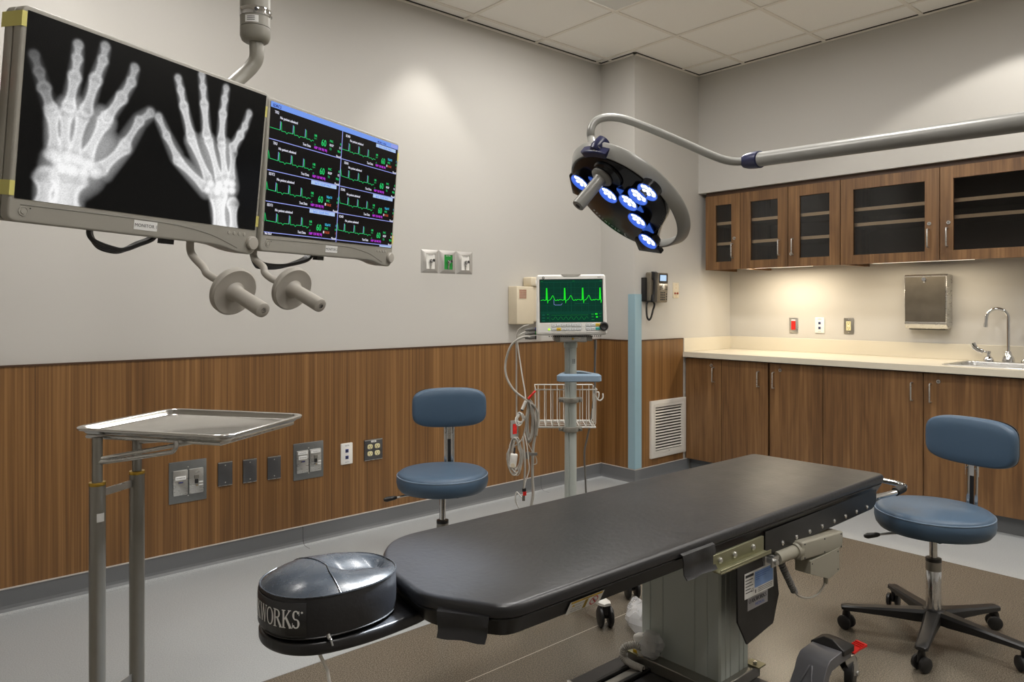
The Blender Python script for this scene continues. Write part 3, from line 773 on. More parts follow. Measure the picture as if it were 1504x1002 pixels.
for xx, zz in ((.015, -.012), (.078, -.012), (.092, -.012), (.015, 0), (.09, 0.0)): b.slab(rrect(.011, .007, .001, 2), .03, .0322, BLACK, .0006, 2, T @ Matrix.Translation((xx, zz, 0)), 0)
b.build('keypad', t, False)
Th = basis((-.055, -.062, 0), (1, 0, 0), (0, -.04, 1), (0, -1, -.04))
b = MB(); b.loft([[(x, z, y) for x, y in rr] for z, rr in ((-.108, rrect(.04, .018, .006)), (-.1, rrect(.05, .045, .012)), (-.06, rrect(.048, .045, .012)), (-.05, [(x, y+.014) for x, y in rrect(.036, .022, .008)]), (.05, [(x, y+.014) for x, y in rrect(.036, .022, .008)]), (.06, rrect(.048, .045, .012)), (.103, rrect(.05, .045, .012)), (.112, rrect(.04, .018, .006)))], BLACK, Th); b.build('handset', t, False)
pt = [(-.06, -.06, -.1), (-.108, -.045, -.11), (-.105, -.04, -.2), (-.085, -.042, -.232), (-.062, -.045, -.215), (-.045, -.05, -.16), (-.03, -.05, -.128), (-.035, -.045, -.1)]
MB().tube(coil(spline(pt, 8), .0055, 62), .0024, BLACK, 6).build('cord', t, False)
# device behind the patient monitor
t = thing('wall_intercom', 'cream wall box with speaker grille behind the patient monitor', 'intercom', plate_M((3.33, 1.3), 'leftp'))
MB().rbox((-.07, -.045, -.034), (.15, .09, .25), CREAM, .006).build('speaker_case', t, False)
MB().rbox((.065, -.04, -.028), (.13, .078, .238), CREAM, .012).build('front_cover', t, False)
b = MB().box((-.125, -.0905, .01), (-.065, -.0897, .07), COPPER)
for k in range(6): b.box((-.127, -.092, .0085+k*.012), (-.063, -.0895, .0115+k*.012), CREAM); b.box((-.1265+k*.0122, -.092, .008), (-.1238+k*.0122, -.0895, .072), CREAM)
b.build('speaker_grille', t, False)
MB().rbox((.06, -.05, .123), (.16, .09, .064), CREAM, .012).rbox((.07, -.0935, .118), (.11, .006, .03), WHITE, .002).build('top_cradle', t, False)
# ------------------------------------------------------------------ procedure table
t = thing('procedure_table', 'black vinyl procedure table on a grey aluminium lifting column', 'table', (2.0, 1.39, 0))
TO = [(.985, 1.135), (2.805, 1.118), (2.78, 1.645), (1.06, 1.69), (.965, 1.60), (.912, 1.46), (.892, 1.31)]
TR_ = roundpoly(TO, [.05, .035, .035, .07, .07, .04, .04], 6)
pad = MB().slab(TR_, .621, .65, VINYL, .013, 5, None, .005).build('pad', t)
b = MB()
fr = [[(x, y, z) for x, y in inset(TR_, d)] for d, z in ((.03, .577), (.026, .577), (.006, .615), (.007, .618), (.012, .618))]
b.loft(fr, BLACKM); b.build('frame', t)
def flap(A, B, out, z0, z1):
    """strap of vinyl hanging from the pad edge, bottom lip curling outwards"""
    A, B, o_ = Vector(A+(0,)), Vector(B+(0,)), Vector(out+(0,)).normalized(); e = (B-A)
    prof = [(-.012, z1+.008), (.006, z1), (.009, z1-.02), (.007, (z0+z1)/2), (.008, z0+.012), (.017, z0)]
    rings = []
    for k in range(9):
        f = k/8; w = .003*math.sin(f*9)
        P = A+e*f
        sh = e.normalized()*((.5-f)*.012)
        r_ = [P+o_*(d+w*(i > 1))+Vector((0, 0, z))+sh*(i/5.0) for i, (d, z) in enumerate(prof)]
        r2 = [P+o_*(d+w*(i > 1)-.003)+Vector((0, 0, z-.001))+sh*(i/5.0) for i, (d, z) in enumerate(prof)]
        rings.append([tuple(v) for v in r_+r2[::-1]])
    return MB().loft(rings, VINYL)
flap((.906, 1.272), (.968, 1.172), (-.87, -.5), .574, .625).build('strap_flap', pad)
flap((1.56, 1.127), (1.705, 1.127), (0, -1), .567, .628).build('strap_flap', pad)
# warning label on the sloping edge of the frame
def onframe(u, v):
    k = .02/.038; r_ = ray(u, v); z0, y0 = .615, 1.1365   # plane  y = y0 + (z0 - z) k
    pass
    n_ = Vector((0, 1, k)).normalized(); p0 = Vector((0, y0-.0012, z0)); s_ = (p0-EYEP).dot(n_)/r_.dot(n_); return EYEP+r_*s_
q0, q1, q3 = onframe(830, 904), onframe(880, 884), onframe(838, 884)
ex = (q1-q0); W_ = ex.length; ex.normalize(); n_ = Vector((0, -1, -.02/.038)).normalized(); ey = n_.cross(ex); H_ = .0375
M = basis(q0, ex, ey, n_)
b = MB()
def lq(x0, y0, x1, y1, m, z): b.quad((x0*W_, y0*H_, z), (x1*W_, y0*H_, z), (x1*W_, y1*H_, z), (x0*W_, y1*H_, z), m, M)
lq(0, 0, 1, 1, LABELW, 0); lq(.04, .8, .96, .96, WARNY, .0002); b.text('WARNING', .006, M @ Matrix.Translation((W_*.5, H_*.84, .0004)), INK)
lq(.47, .04, .56, .76, WARNY, .0002)
for k in range(6): b.quad(*[(x*W_, y*H_, .0004) for x, y in ((.47, .05+k*.12), (.56, .11+k*.12), (.56, .165+k*.12), (.47, .105+k*.12))], INK, M)
b.add([(.09*W_, .52*H_, .0003), (.19*W_, .52*H_, .0003), (.14*W_, .72*H_, .0003)], [(0, 1, 2)], WARNY, M)
b.text('DO NOT SIT', .0055, M @ Matrix.Translation((W_*.32, H_*.56, .0004)), INK); b.text('ON THE END OF', .0045, M @ Matrix.Translation((W_*.25, H_*.32, .0004)), INK); b.text('THE TABLE TOP', .0045, M @ Matrix.Translation((W_*.25, H_*.12, .0004)), INK)
cx_, cy_, rr = .77*W_, .4*H_, .36*H_
ring = lambda r_, z: [(cx_+r_*math.cos(2*PI*k/28), cy_+r_*math.sin(2*PI*k/28), z) for k in range(28)]
b.loft([ring(rr, .0003), ring(rr*.8, .0003)], REDINK, M, (False, False))
c45 = .7071; b.quad(*[(cx_+rr*(a*c45-o*c45)*.8, cy_-rr*(a*c45+o*c45)*.8, .0005) for a, o in ((-1, -.11), (1, -.11), (1, .11), (-1, .11))], REDINK, M)
b.tube([(cx_-rr*.3, cy_+rr*.45, .0004), (cx_-rr*.1, cy_, .0004), (cx_+rr*.3, cy_-rr*.1, .0004), (cx_+rr*.35, cy_-rr*.5, .0004)], [(.0022, .0001)]*4, INK, 6, M, flat=(1, 0, 0))
b.build('warning_label', [c for c in t.children if c.name.startswith('frame')][0])
# side rail, screw plate and actuator on the near long side
b = MB(); b.box((1.69, 1.116, .558), (1.945, 1.124, .601), OLIVE).box((1.69, 1.092, .556), (1.945, 1.1165, .561), OLIVE).box((1.69, 1.092, .561), (1.945, 1.095, .568), OLIVE)
rail = b.build('side_rail', t, bevel=.001)
for x in (1.72, 1.79, 1.885):
    MB().lathe([(.0085, 0), (.0085, .003), (.006, .006), (0, .006)], STEEL, basis((x, 1.116, .582), (1, 0, 0), (0, 0, 1), (0, -1, 0)), 16).build('bolt', rail)
b = MB(); b.prism([(x, 1.134, z) for x, z in roundpoly([(1.985, .6), (1.985, .527), (2.72, .533), (2.755, .55), (2.755, .6)], [0, .01, .01, .01, 0], 3)], (0, .006, 0), None, BLACKM)
pl = b.build('hinge_plate', t)
for k in range(8):
    x = 2.083+k*(2.675-2.083)/7
    MB().lathe([(.0075, 0), (.007, .003), (.003, .005), (0, .0052)], CHROME, basis((x, 1.134, .547), (1, 0, 0), (0, 0, 1), (0, -1, 0)), 14).build('bolt', pl)
# linear actuator
y = 1.112
b = MB().rbox((2.292, y+.02, .5), (.277, .05, .056), BEIGEH, .006, Matrix.Translation((2.292, 0, .5)) @ Matrix.Rotation(.075, 4, 'Y') @ Matrix.Translation((-2.292, 0, -.5)))
for xx, zz in ((2.17, .53), (2.17, .488), (2.415, .512), (2.415, .47), (2.30, .52), (2.30, .478)): screw(b, xx, zz, y-.005, INK, .003)
act = b.build('actuator', t)
MB().cyl((2.165, y+.02, .508), (2.145, y+.02, .508), .028, BEIGEH, .024).cyl((2.15, y+.02, .508), (2.04, y+.02, .51), .0195, BEIGEH).cyl((2.04, y+.02, .51), (2.03, y+.02, .51), .013, CHROME).build('actuator_rod', act)
b = MB().box((1.995, y+.006, .496), (2.035, y+.011, .524), STEEL).box((1.995, y+.029, .496), (2.035, y+.034, .524), STEEL).cyl((2.01, y-.002, .51), (2.01, y+.042, .51), .008, STEEL, n=16); b.build('clevis', act)
b = MB().prism([(2.205, y-.006, .47), (2.205, y-.006, .43), (2.33, y-.006, .385), (2.402, y-.006, .395), (2.402, y-.006, .47)], (0, .052, 0), None, BEIGEH)
for xx, zz in ((2.215, .46), (2.39, .46), (2.39, .402)): screw(b, xx, zz, y-.006, INK, .003)
b.build('motor', act, bevel=.003)
MB().cyl((2.36, y+.02, .39), (2.358, y+.02, .355), .009, BEIGEH, .006, n=14).build('cable_boot', act)
p0 = [(2.098, 1.15, .49), (2.11, 1.145, .46), (2.139, 1.14, .413), (2.165, 1.138, .375)]
b = MB().tube(coil(spline(p0, 6), .008, 15), .0036, CABLED, 6)
b.tube(spline([(2.165, 1.138, .375), (2.2, 1.136, .352), (2.26, 1.134, .334), (2.315, 1.133, .336), (2.35, 1.132, .355), (2.358, 1.132, .36)], 6), .0032, CABLEG, 8); b.build('coil_cord', act)
# black cover with the maker's labels hanging beside the column
y = 1.165
o_ = [(1.882, .60), (1.888, .35), (1.938, .272), (2.085, .293), (2.09, .30), (2.09, .60)]
b = MB(); b.prism([(x, y, z) for x, z in o_], (0, .006, 0), None, BLACK)
b.prism([(2.09, y, .6), (2.09, y, .30), (2.105, y+.012, .29), (2.118, y+.012, .31), (2.142, y+.012, .365), (2.125, y+.012, .46), (2.125, y+.012, .6)], (0, .005, 0), None, BLACK)
cov = b.build('cover_panel', t, bevel=.0015)
b = MB(); y -= .0012
M = basis(on_y(1093.5, 882, y), (1, 0, 0), (0, 0, 1), (0, -1, 0)); W_, H_ = .164, .075
def lr(x0, z0, x1, z1, m, h=0): b.quad((x0, z0, h), (x1, z0, h), (x1, z1, h), (x0, z1, h), m, M)
lr(0, 0, W_, H_, LABELW); lr(.055, .022, W_-.004, H_-.006, LBLUE, .0003); lr(.005, H_-.014, .05, H_-.006, INK, .0003)
for k in range(5): lr(.005, .052-k*.009, .005+(.04, .034, .042, .028, .038)[k], .0545-k*.009, INK, .0003)
for k in range(4): lr(.06, .062-k*.006, .06+(.09, .08, .06, .02)[k], .0635-k*.006, BLUEINK, .0006)
b.text('CE', .014, M @ Matrix.Translation((.042, .015, .0004)), INK); lr(.058, .006, .063, .016, INK, .0003)
for k in range(3): lr(.075, .006+k*.005, .155, .0075+k*.005, INK, .0003)
b.build('data_label', cov)
b = MB(); M = basis(on_y(1098, 898.5, y), (1, 0, 0), (0, 0, 1), (0, -1, 0)); lr(0, 0, .113, .037, mat('label_silver', rgb(170, 170, 176), .35, .6))
Q, w_ = serif('OAKWORKS', .2, .09); sc_ = .1/w_
for q in Q: b.add([(.006+px*sc_, .02+py*.0125, .0005) for px, py in q], [(0, 1, 2, 3)], INK, M)
b.text('MEDICAL', .013, M @ Matrix.Translation((.068, .006, .0005)), BLUEINK); b.build('brand_label', cov)
# lifting column
def colout(x0, x1, y0, y1, g):
    P = [(x0, y0), (x1, y0), (x1, y1), (x0, y1)]; return P
def grooved(x0, y0, x1, y1, grooves_x, grooves_y, d=.003, w=.003):
    """rectangle outline with small V grooves on its four sides"""
    P = []
    for gx in grooves_x: P += [(x0+gx-w, y0), (x0+gx, y0+d), (x0+gx+w, y0)]
    P = [(x0+.006, y0)]+P+[(x1-.006, y0), (x1, y0+.006)]
    for gy in grooves_y: P += [(x1, y0+gy-w), (x1-d, y0+gy), (x1, y0+gy+w)]
    P += [(x1, y1-.006), (x1-.006, y1)]
    for gx in reversed(grooves_x): P += [(x0+gx+w, y1), (x0+gx, y1-d), (x0+gx-w, y1)]
    P += [(x0+.006, y1), (x0, y1-.006)]
    for gy in reversed(grooves_y): P += [(x0, y0+gy+w), (x0+d, y0+gy), (x0, y0+gy-w)]
    P += [(x0, y0+.006)]
    return P
P = grooved(1.92, 1.245, 2.08, 1.545, [.03, .055, .105, .13], [.045, .09, .21, .26])
MB().loft([[(x, y_, .135) for x, y_ in P], [(x, y_, .53) for x, y_ in P]], ALU).build('column', t, sharp=25)
b = MB().box((1.9, 1.215, .53), (2.1, 1.575, .577), BLACKM); b.build('column_head', t)
BASEM = speckle_floor('base_powder_coat', rgb(38, 36, 36), rgb(62, 60, 60), .4, 420)
# foot: base beam and four gooseneck legs with caps and casters
b = MB().box((1.64, 1.1, .03), (2.10, 1.605, .10), BASEM).box((2.0, 1.08, .03), (2.1, 1.70, .06), LEGM).box((1.875, 1.225, .10), (2.115, 1.565, .136), STEELD)
b.box((1.66, 1.525, .10), (1.92, 1.54, .112), BLACKM).box((1.66, 1.49, .10), (1.92, 1.52, .106), STEELD).box((1.66, 1.47, .10), (1.92, 1.485, .112), BLACKM).box((1.632, 1.59, .03), (1.645, 1.61, .102), STEEL)
ba = b.build('base', t, bevel=.003)
b = MB()
for (xx, yy) in ((1.885, 1.54), (2.1, 1.235), (1.885, 1.235)):
    b.box((xx-.02, yy-.025, .136), (xx+.02, yy+.025, .141), OLIVE).cyl((xx, yy, .141), (xx, yy, .147), .006, STEEL, n=6)
b.box((1.873, 1.50, .1365), (1.874, 1.54, .15), WARNY).build('mount_plate', ba)
def leg(sx, yc, lock_):
    X = lambda x: x if sx > 0 else 1.66-(x-2.08)
    lg = MB()
    top = [(2.08, .055), (2.20, .058), (2.237, .098), (2.255, .13), (2.278, .147), (2.36, .15), (2.43, .148)]
    bot = [(2.425, .112), (2.36, .113), (2.292, .11), (2.275, .098), (2.255, .062), (2.22, .03), (2.08, .028)]
    lg.prism([(X(x), yc-.05, z) for x, z in top+bot], (0, .1, 0), None, LEGM)
    for dy in (-.018, .018):
        lg.tube([(X(2.215), yc+dy*1.0, .078), (X(2.25), yc+dy*.2, .124)], .0035, LEGM, 6)
    lo = lg.build('leg', t, bevel=.006)
    cp = MB(); y0, y1 = yc-.056, yc+.056
    cp.loft([[(X(2.36), y0, .135), (X(2.36), y1, .135), (X(2.436), y1, .13), (X(2.436), y0, .13)], [(X(2.36), y0, .152), (X(2.36), y1, .152), (X(2.436), y1, .15), (X(2.436), y0, .15)], [(X(2.375), yc-.01, .172), (X(2.375), yc+.02, .172), (X(2.415), yc+.02, .168), (X(2.415), yc-.01, .168)]], BLACK); cp.build('end_cap', lo, bevel=.003)
    c = MB(); cx, cy = X(2.455), yc-.035
    a = Vector((.25*sx, -1, 0)).normalized()
    for s_ in (-1,):
        pass
    c.cyl(Vector((cx, cy, .05))-a*.012, Vector((cx, cy, .05))+a*.012, .05, RUBBER, n=36)
    c.cyl(Vector((cx, cy, .05))-a*.0135, Vector((cx, cy, .05))+a*.0135, .036, BLACK, n=30)
    c.cyl(Vector((cx, cy, .05))-a*.02, Vector((cx, cy, .05))+a*.024, .009, STEEL, n=16)
    u = Vector((sx, -.25 if sx > 0 else .25, 0)).normalized(); a = Vector((u.y, -u.x, 0))*sx
    for s_ in (-1, 1):
        o2 = Vector((cx, cy, 0))+a*(s_*.017)
        c.prism([o2+u*dx+Vector((0, 0, z)) for dx, z in ((-.012, .045), (.012, .045), (.012, .075), (-.004, .111), (-.055, .111), (-.045, .09))], a*(.003*s_), None, STEEL)
    c.prism([Vector((cx, cy, .108))+u*dx+a*dy for dx, dy in ((-.056, -.02), (-.002, -.02), (-.002, .02), (-.056, .02))], (0, 0, .006), None, STEEL)
    c.build('caster', lo)
    if lock_:
        k = MB(); o2 = Vector((cx, cy, .112))-u*.004
        k.loft([[tuple(o2+u*dx+a*dy+Vector((0, 0, z))) for dx, dy, z in ((0, -.016, 0), (0, .016, 0), (0, .016, .006), (0, -.016, .006))], [tuple(o2+u*dx+a*dy+Vector((0, 0, z))) for dx, dy, z in ((.025, -.018, .01), (.025, .018, .01), (.025, .018, .017), (.025, -.018, .017))], [tuple(o2+u*dx+a*dy+Vector((0, 0, z))) for dx, dy, z in ((.06, -.02, .016), (.06, .02, .016), (.06, .02, .024), (.06, -.02, .024))]], RED)
        for i in range(3): k.cyl(o2+u*(.032+i*.009)-a*.017+Vector((0, 0, .019+i*.002)), o2+u*(.032+i*.009)+a*.017+Vector((0, 0, .019+i*.002)), .003, RED, n=8)
        k.build('brake_pedal', lo)
for sx in (1, -1):
    for yc in ((1.128, 1.655) if sx > 0 else (1.25, 1.54)): leg(sx, yc, True)
# grab bar at the far end
b = MB().tube(spline([(2.77, 1.3, .6), (2.87, 1.28, .6), (2.915, 1.24, .598), (2.935, 1.15, .592), (2.935, 1.115, .588), (2.92, 1.1, .584), (2.86, 1.112, .572), (2.78, 1.15, .562)], 5), .0105, CHROME, 12)
gb = b.build('grab_bar', t)
MB().cyl((2.868, 1.111, .5735), (2.912, 1.1015, .5825), .0155, RUBBER, n=18).build('rubber_sleeve', gb)
# head plate
po = [(.97, 1.365), (.97, 1.60), (.9, 1.59), (.79, 1.60), (.69, 1.59), (.632, 1.55), (.612, 1.48), (.63, 1.41), (.68, 1.365), (.77, 1.348), (.86, 1.35)]
po = roundpoly(po, .05, 4)[::-1]
po = [(p.x, p.y) for p in spline([(a, c, 0) for a, c in po], 2, True)]
ar = sum(po[i-1][0]*po[i][1]-po[i][0]*po[i-1][1] for i in range(len(po)))
if ar < 0: po = po[::-1]
b = MB().slab(po, .562, .59, VINYL, .006, 3, None, .01); b.build('head_plate', t)

# ------------------------------------------------------------------ head cushion
HC = Vector((.762, 1.472, 0)); HA = Matrix.Translation(HC)
t = thing('head_cushion', 'black padded head cushion with white lettering on its end, on the head plate', 'cushion', (HC.x, HC.y, .59))
cu = superell(.146, .119, 2.25, 72); b = MB()
rings = []
for s_, z in ((.80, .592), (.93, .594), (.985, .60), (1.0, .612), (1.003, .645), (.995, .678), (.985, .682)): rings.append([(x*s_, y*s_, z) for x, y in cu])
b.loft(rings, VINYL, HA, (True, False))
body = b.build('side_band', t)
b = MB(); R = []
NR = 16
for k in range(NR+1):
    s_ = 1-k/NR; ring = []
    for x, y in cu:
        x2, y2 = x*.985*s_, y*.985*s_
        z = .682+.029*(1-s_**3.2)
        # shallow groove for the head, opening towards the table
        g = max(0.0, min(1.0, (x2+.03)/.07)); g = g*g*(3-2*g); z -= .036*g*math.exp(-abs(y2/.05)**1.5)*min(1, (1-s_)*5)
        ring.append((x2, y2, z))
    R.append(ring)
b.loft(R, VINYLG, HA, (False, True)); top = b.build('top_panel', t, sharp=80)
b = MB()
b.tube([HA @ Vector((x*.992, y*.992, .6815)) for x, y in cu], .0022, VINYLG, 6, closed=True)
def topz(x, y):
    s_ = 0
    for k in range(72): pass
    e = min(1, (abs(x/.1438)**2.25+abs(y/.1172)**2.25)**(1/2.25)); z = .682+.029*(1-e**3.2)
    g = max(0.0, min(1.0, (x+.03)/.07)); g = g*g*(3-2*g); return z-.036*g*math.exp(-abs(y/.05)**1.5)*min(1, (1-e)*5)
for pts in ([(-.035, -.116), (-.03, -.06), (-.015, 0), (-.03, .06), (-.035, .116)], [(-.015, 0), (.06, 0), (.135, 0)]):
    b.tube([HA @ Vector((p.x, p.y, topz(p.x, p.y)+.0004)) for p in spline([(x, y, 0) for x, y in pts], 8)], .0016, VINYLG, 6)
b.build('seam_piping', t)
# lettering wrapped round the end of the cushion
def arc_param(out):
    L = [0]
    for i in range(1, len(out)): L.append(L[-1]+math.dist(out[i-1], out[i]))
    return L
i0 = min(range(72), key=lambda i: math.dist(cu[i], (-.097, -.085)))
seq = [cu[(i0-k) % 72] for k in range(30)]          # from the near right edge round the end
AL = arc_param(seq)
def wrap(s_, z, off):
    i = 0
    while i < len(AL)-2 and AL[i+1] < s_: i += 1
    f = (s_-AL[i])/(AL[i+1]-AL[i]); p = Vector(seq[i]).lerp(Vector(seq[i+1]), f); e = (Vector(seq[i+1])-Vector(seq[i])).normalized()
    n_ = Vector((e.y, -e.x));
    if n_.dot(p) < 0: n_ = -n_
    p = p+n_*off; return (HC.x+p.x, HC.y+p.y, z)
b = MB(); LW = .205; n_ = 30
b.loft([[wrap(LW*k/n_, z, o) for k in range(n_+1)] for z, o in ((.607, .0012), (.608, .003), (.672, .003), (.673, .0012))], VINYL, None, (False, False), closed=False)
lab = b.build('logo_patch', t, sharp=80)
Q, w_ = serif('OAKWORKS', .17, .08); sc_ = .172/w_; b = MB()
for q in Q:
    b.add([wrap(.011+(w_-px)*sc_, .624+py*.0345, .0044) for px, py in q], [(0, 1, 2, 3), (3, 2, 1, 0)][:1], LABELW)
rg = [(.0085+.0022*math.cos(2*PI*k/14), .655+.0022*math.sin(2*PI*k/14)) for k in range(14)]
b.add([wrap(x, z, .0044) for x, z in rg], [tuple(range(14))], LABELW)
b.build('lettering', lab)
b = MB().tube([HA @ Vector((x*.988, y*.988, .6)) for x, y in cu[36:66]], .0018, BLACK, 6)
zp = on_y(486, 932, 1.362); b.tube([(HC.x-.06, 1.361, .601), (HC.x-.058, 1.354, .595), (HC.x-.056, 1.352, .583)], .0022, STEEL, 6)
b.cyl((HC.x-.06, 1.362, .603), (HC.x-.06, 1.355, .597), .004, STEEL, n=10); b.build('zipper', t)
MB().tube([(.70, 1.40, .566), (.701, 1.395, .55), (.712, 1.385, .52), (.72, 1.38, .46), (.722, 1.375, .40)], [(.0035, .001)]*5, WHITE, 8, flat=(1, -.5, 0)).build('tie_strap', t)

# ------------------------------------------------------------------ stools
def stool(label, M, seat_z, base_turn, lever_a, back_turn, bx, back_h=.247):
    t = thing('rolling_stool', label, 'stool', M, 'blue rolling stools')
    Bl = lambda: MB()
    r = .204; z = seat_z
    pr = [(0, z-.086), (.17, z-.086), (.188, z-.081), (.199, z-.066), (.204, z-.044), (.203, z-.022), (.2, z-.017)]
    s_ = Bl().lathe(pr, BLUEV, n=64)
    s_.lathe([(.2, z-.017), (.197, z-.010), (.188, z-.003), (.17, z), (.1, z+.001), (0, z+.001)], BLUEV, n=64)
    seat = s_.build('seat', t, False, sharp=70)
    Bl().tube([(.2005*math.cos(2*PI*k/64), .2005*math.sin(2*PI*k/64), z-.0165) for k in range(64)], .0028, PIPING, 6, closed=True).build('seat_piping', seat, False)
    Bl().rbox((0, 0, z-.096), (.16, .16, .022), BLACK, .005).build('seat_plate', t, False)
    a = lever_a; d = Vector((math.cos(a), math.sin(a), 0))
    lv = Bl().tube([d*.05+Vector((0, 0, z-.095)), d*.17+Vector((0, 0, z-.1)), d*.215+Vector((0, 0, z-.105))], .0045, STEEL, 8).build('lever', t, False)
    Bl().tube([d*.205+Vector((0, 0, z-.104)), d*.215+Vector((0, 0, z-.105)), d*.25+Vector((0, 0, z-.109)), d*.262+Vector((0, 0, z-.11))], [.006, .009, .011, .006], BLACK, 12).build('lever_grip', lv, False)
    Bl().lathe([(.014, .28), (.014, z-.1)], CHROME, n=24).build('piston', t, False)
    sl = Bl().lathe([(.026, .095), (.026, .3), (.024, .305), (.012, .305)], CHROME, n=32).build('column_sleeve', t, False)
    Bl().lathe([(.0268, .262), (.0268, .296)], STEELD, n=32).build('maker_band', sl, False)
    Bl().lathe([(.027, .296), (.027, .308), (.014, .309)], BLACK, n=32).build('collar', sl, False)
    Bl().lathe([(.03, .062), (.048, .07), (.048, .095), (.04, .112), (.03, .118), (.026, .118)], BLACK, n=40).build('base_hub', t, False)
    for k in range(5):
        a = base_turn+2*PI*k/5; d = Vector((math.cos(a), math.sin(a), 0)); e = Vector((-d.y, d.x, 0))
        R = []
        for x, w, zt, zb in ((.02, .03, .114, .07), (.06, .028, .112, .068), (.15, .024, .104, .072), (.25, .022, .096, .074), (.31, .021, .092, .074), (.322, .014, .088, .077)):
            R.append([tuple(d*x+e*(w*ww)+Vector((0, 0, zb+(zt-zb)*hh))) for ww, hh in ((-1, .1), (-.9, 0), (.9, 0), (1, .1), (.95, .75), (.65, 1), (-.65, 1), (-.95, .75))])
        lg = Bl().loft(R, BLACK).build('leg', t, False)
        c = Bl(); p = d*.303+Vector((0, 0, .027)); ax = (e*.8+d*.6).normalized()
        for s2 in (-1, 1):
            c.lathe([(0, -.0085), (.02, -.0085), (.0265, -.004), (.0265, .005), (.02, .009), (0, .009)], BLACK, Matrix.Translation(p+ax*(s2*.0165)) @ ax.to_track_quat('Z', 'Y').to_matrix().to_4x4(), 24)
        c.cyl(p-ax*.024, p+ax*.024, .008, BLACK, n=14)
        fw = Vector((-ax.y, ax.x, 0)); c.tube([p+Vector((0, 0, .004)), p+Vector((0, 0, .03)), p+Vector((0, 0, .047))], [(.02, .006), (.017, .008), (.011, .011)], BLACK, 12, flat=tuple(fw))
        c.build('caster', lg, False)
    # back upright and backrest, behind the seat (+y)
    T = Matrix.Rotation(back_turn, 4, 'Z')
    yb = .232
    bb = Bl()
    for s2 in (-1, 1): bb.tube([T @ Vector((bx+s2*.0165, .08, z-.092)), T @ Vector((bx+s2*.0165, yb-.03, z-.092)), T @ Vector((bx+s2*.0165, yb-.006, z-.08)), T @ Vector((bx+s2*.0165, yb, z-.05)), T @ Vector((bx+s2*.0165, yb+.006, z+.24))], [(.0085, .003)]*5, CHROME, 8, flat=tuple(T @ Vector((1, 0, 0))))
    bb.add([T @ Vector(p) for p in ((bx-.026, yb+.004, z+.13), (bx+.026, yb+.004, z+.13), (bx+.026, yb+.012, z+.27), (bx-.026, yb+.012, z+.27))], [(0, 1, 2, 3)], CHROME)
    bb.box((bx-.026, yb+.003, z+.095), (bx+.026, yb+.006, z+.2), CHROME, T)
    bb.box((bx-.012, yb+.004, z-.05), (bx+.012, yb+.007, z+.1), BLACK, T)
    bar = bb.build('back_bar', t, False)
    w = Bl()
    for s2 in (-1, 1): w.lathe([(.0045, 0), (.004, .002), (0, .003)], STEELD, T @ basis((bx+s2*.0165, yb+.001, z+.125), (1, 0, 0), (0, 0, 1), (0, -1, 0)), 10)
    w.build('bolt', bar, False)
    o_ = superell(.178, .0945, 4.2, 72)
    R = []
    for s_, y in ((.0, .03), (.5, .03), (.85, .028), (.95, .022), (.985, .012), (1, 0), (.99, -.014), (.965, -.022), (.9, -.027), (.6, -.031), (.3, -.032), (0.001, -.032)):
        R.append([(x*max(s_, .001), y+.0+(-.42*(x*s_)**2), zz*max(s_, .001)*(1-.5*(x*s_)**2/.178)) for x, zz in o_])
    br = Bl(); Mx = T @ Matrix.Translation((bx, yb+.006, z+back_h))
    br.loft(R, BLUEV, Mx, (True, True))
    bro = br.build('backrest', t, False, sharp=70)
    Bl().loft([[(x*s_, y-.42*(x*s_)**2, zz*s_) for x, zz in o_] for s_, y in ((.96, .022), (.93, .034), (.85, .036), (.4, .036))], BLACK, Mx, (True, True)).build('back_shell', bro, False)
    return t
c = at(650, 700, 3.29); c.z = 0
stool('blue vinyl rolling stool with backrest, against the wood wainscot', Matrix.Translation(c) @ Matrix.Rotation(YAW-PI/2, 4, 'Z'), .531, .3, PI+.35, .22, .06)
stool('blue vinyl rolling stool with black star base, in front of the base cabinets', Matrix.Translation((3.04, 1.04, 0)) @ Matrix.Rotation(YAW-PI/2-math.radians(63.4), 4, 'Z'), .5, math.radians(48)-(YAW-PI/2-math.radians(63.4)), math.radians(243), 0, 0, .232)
# ------------------------------------------------------------------ patient monitor on its rolling stand
c = at(838, 700, 3.15); c.z = 0
MS = Matrix.Translation(c) @ Matrix.Rotation(YAW-PI/2, 4, 'Z')
t = thing('patient_monitor', 'patient monitor with green heart trace on a rolling pole stand with basket', 'patient monitor', MS)
L = lambda b, n, par=None, **k: b.build(n, par or t, False, **k)
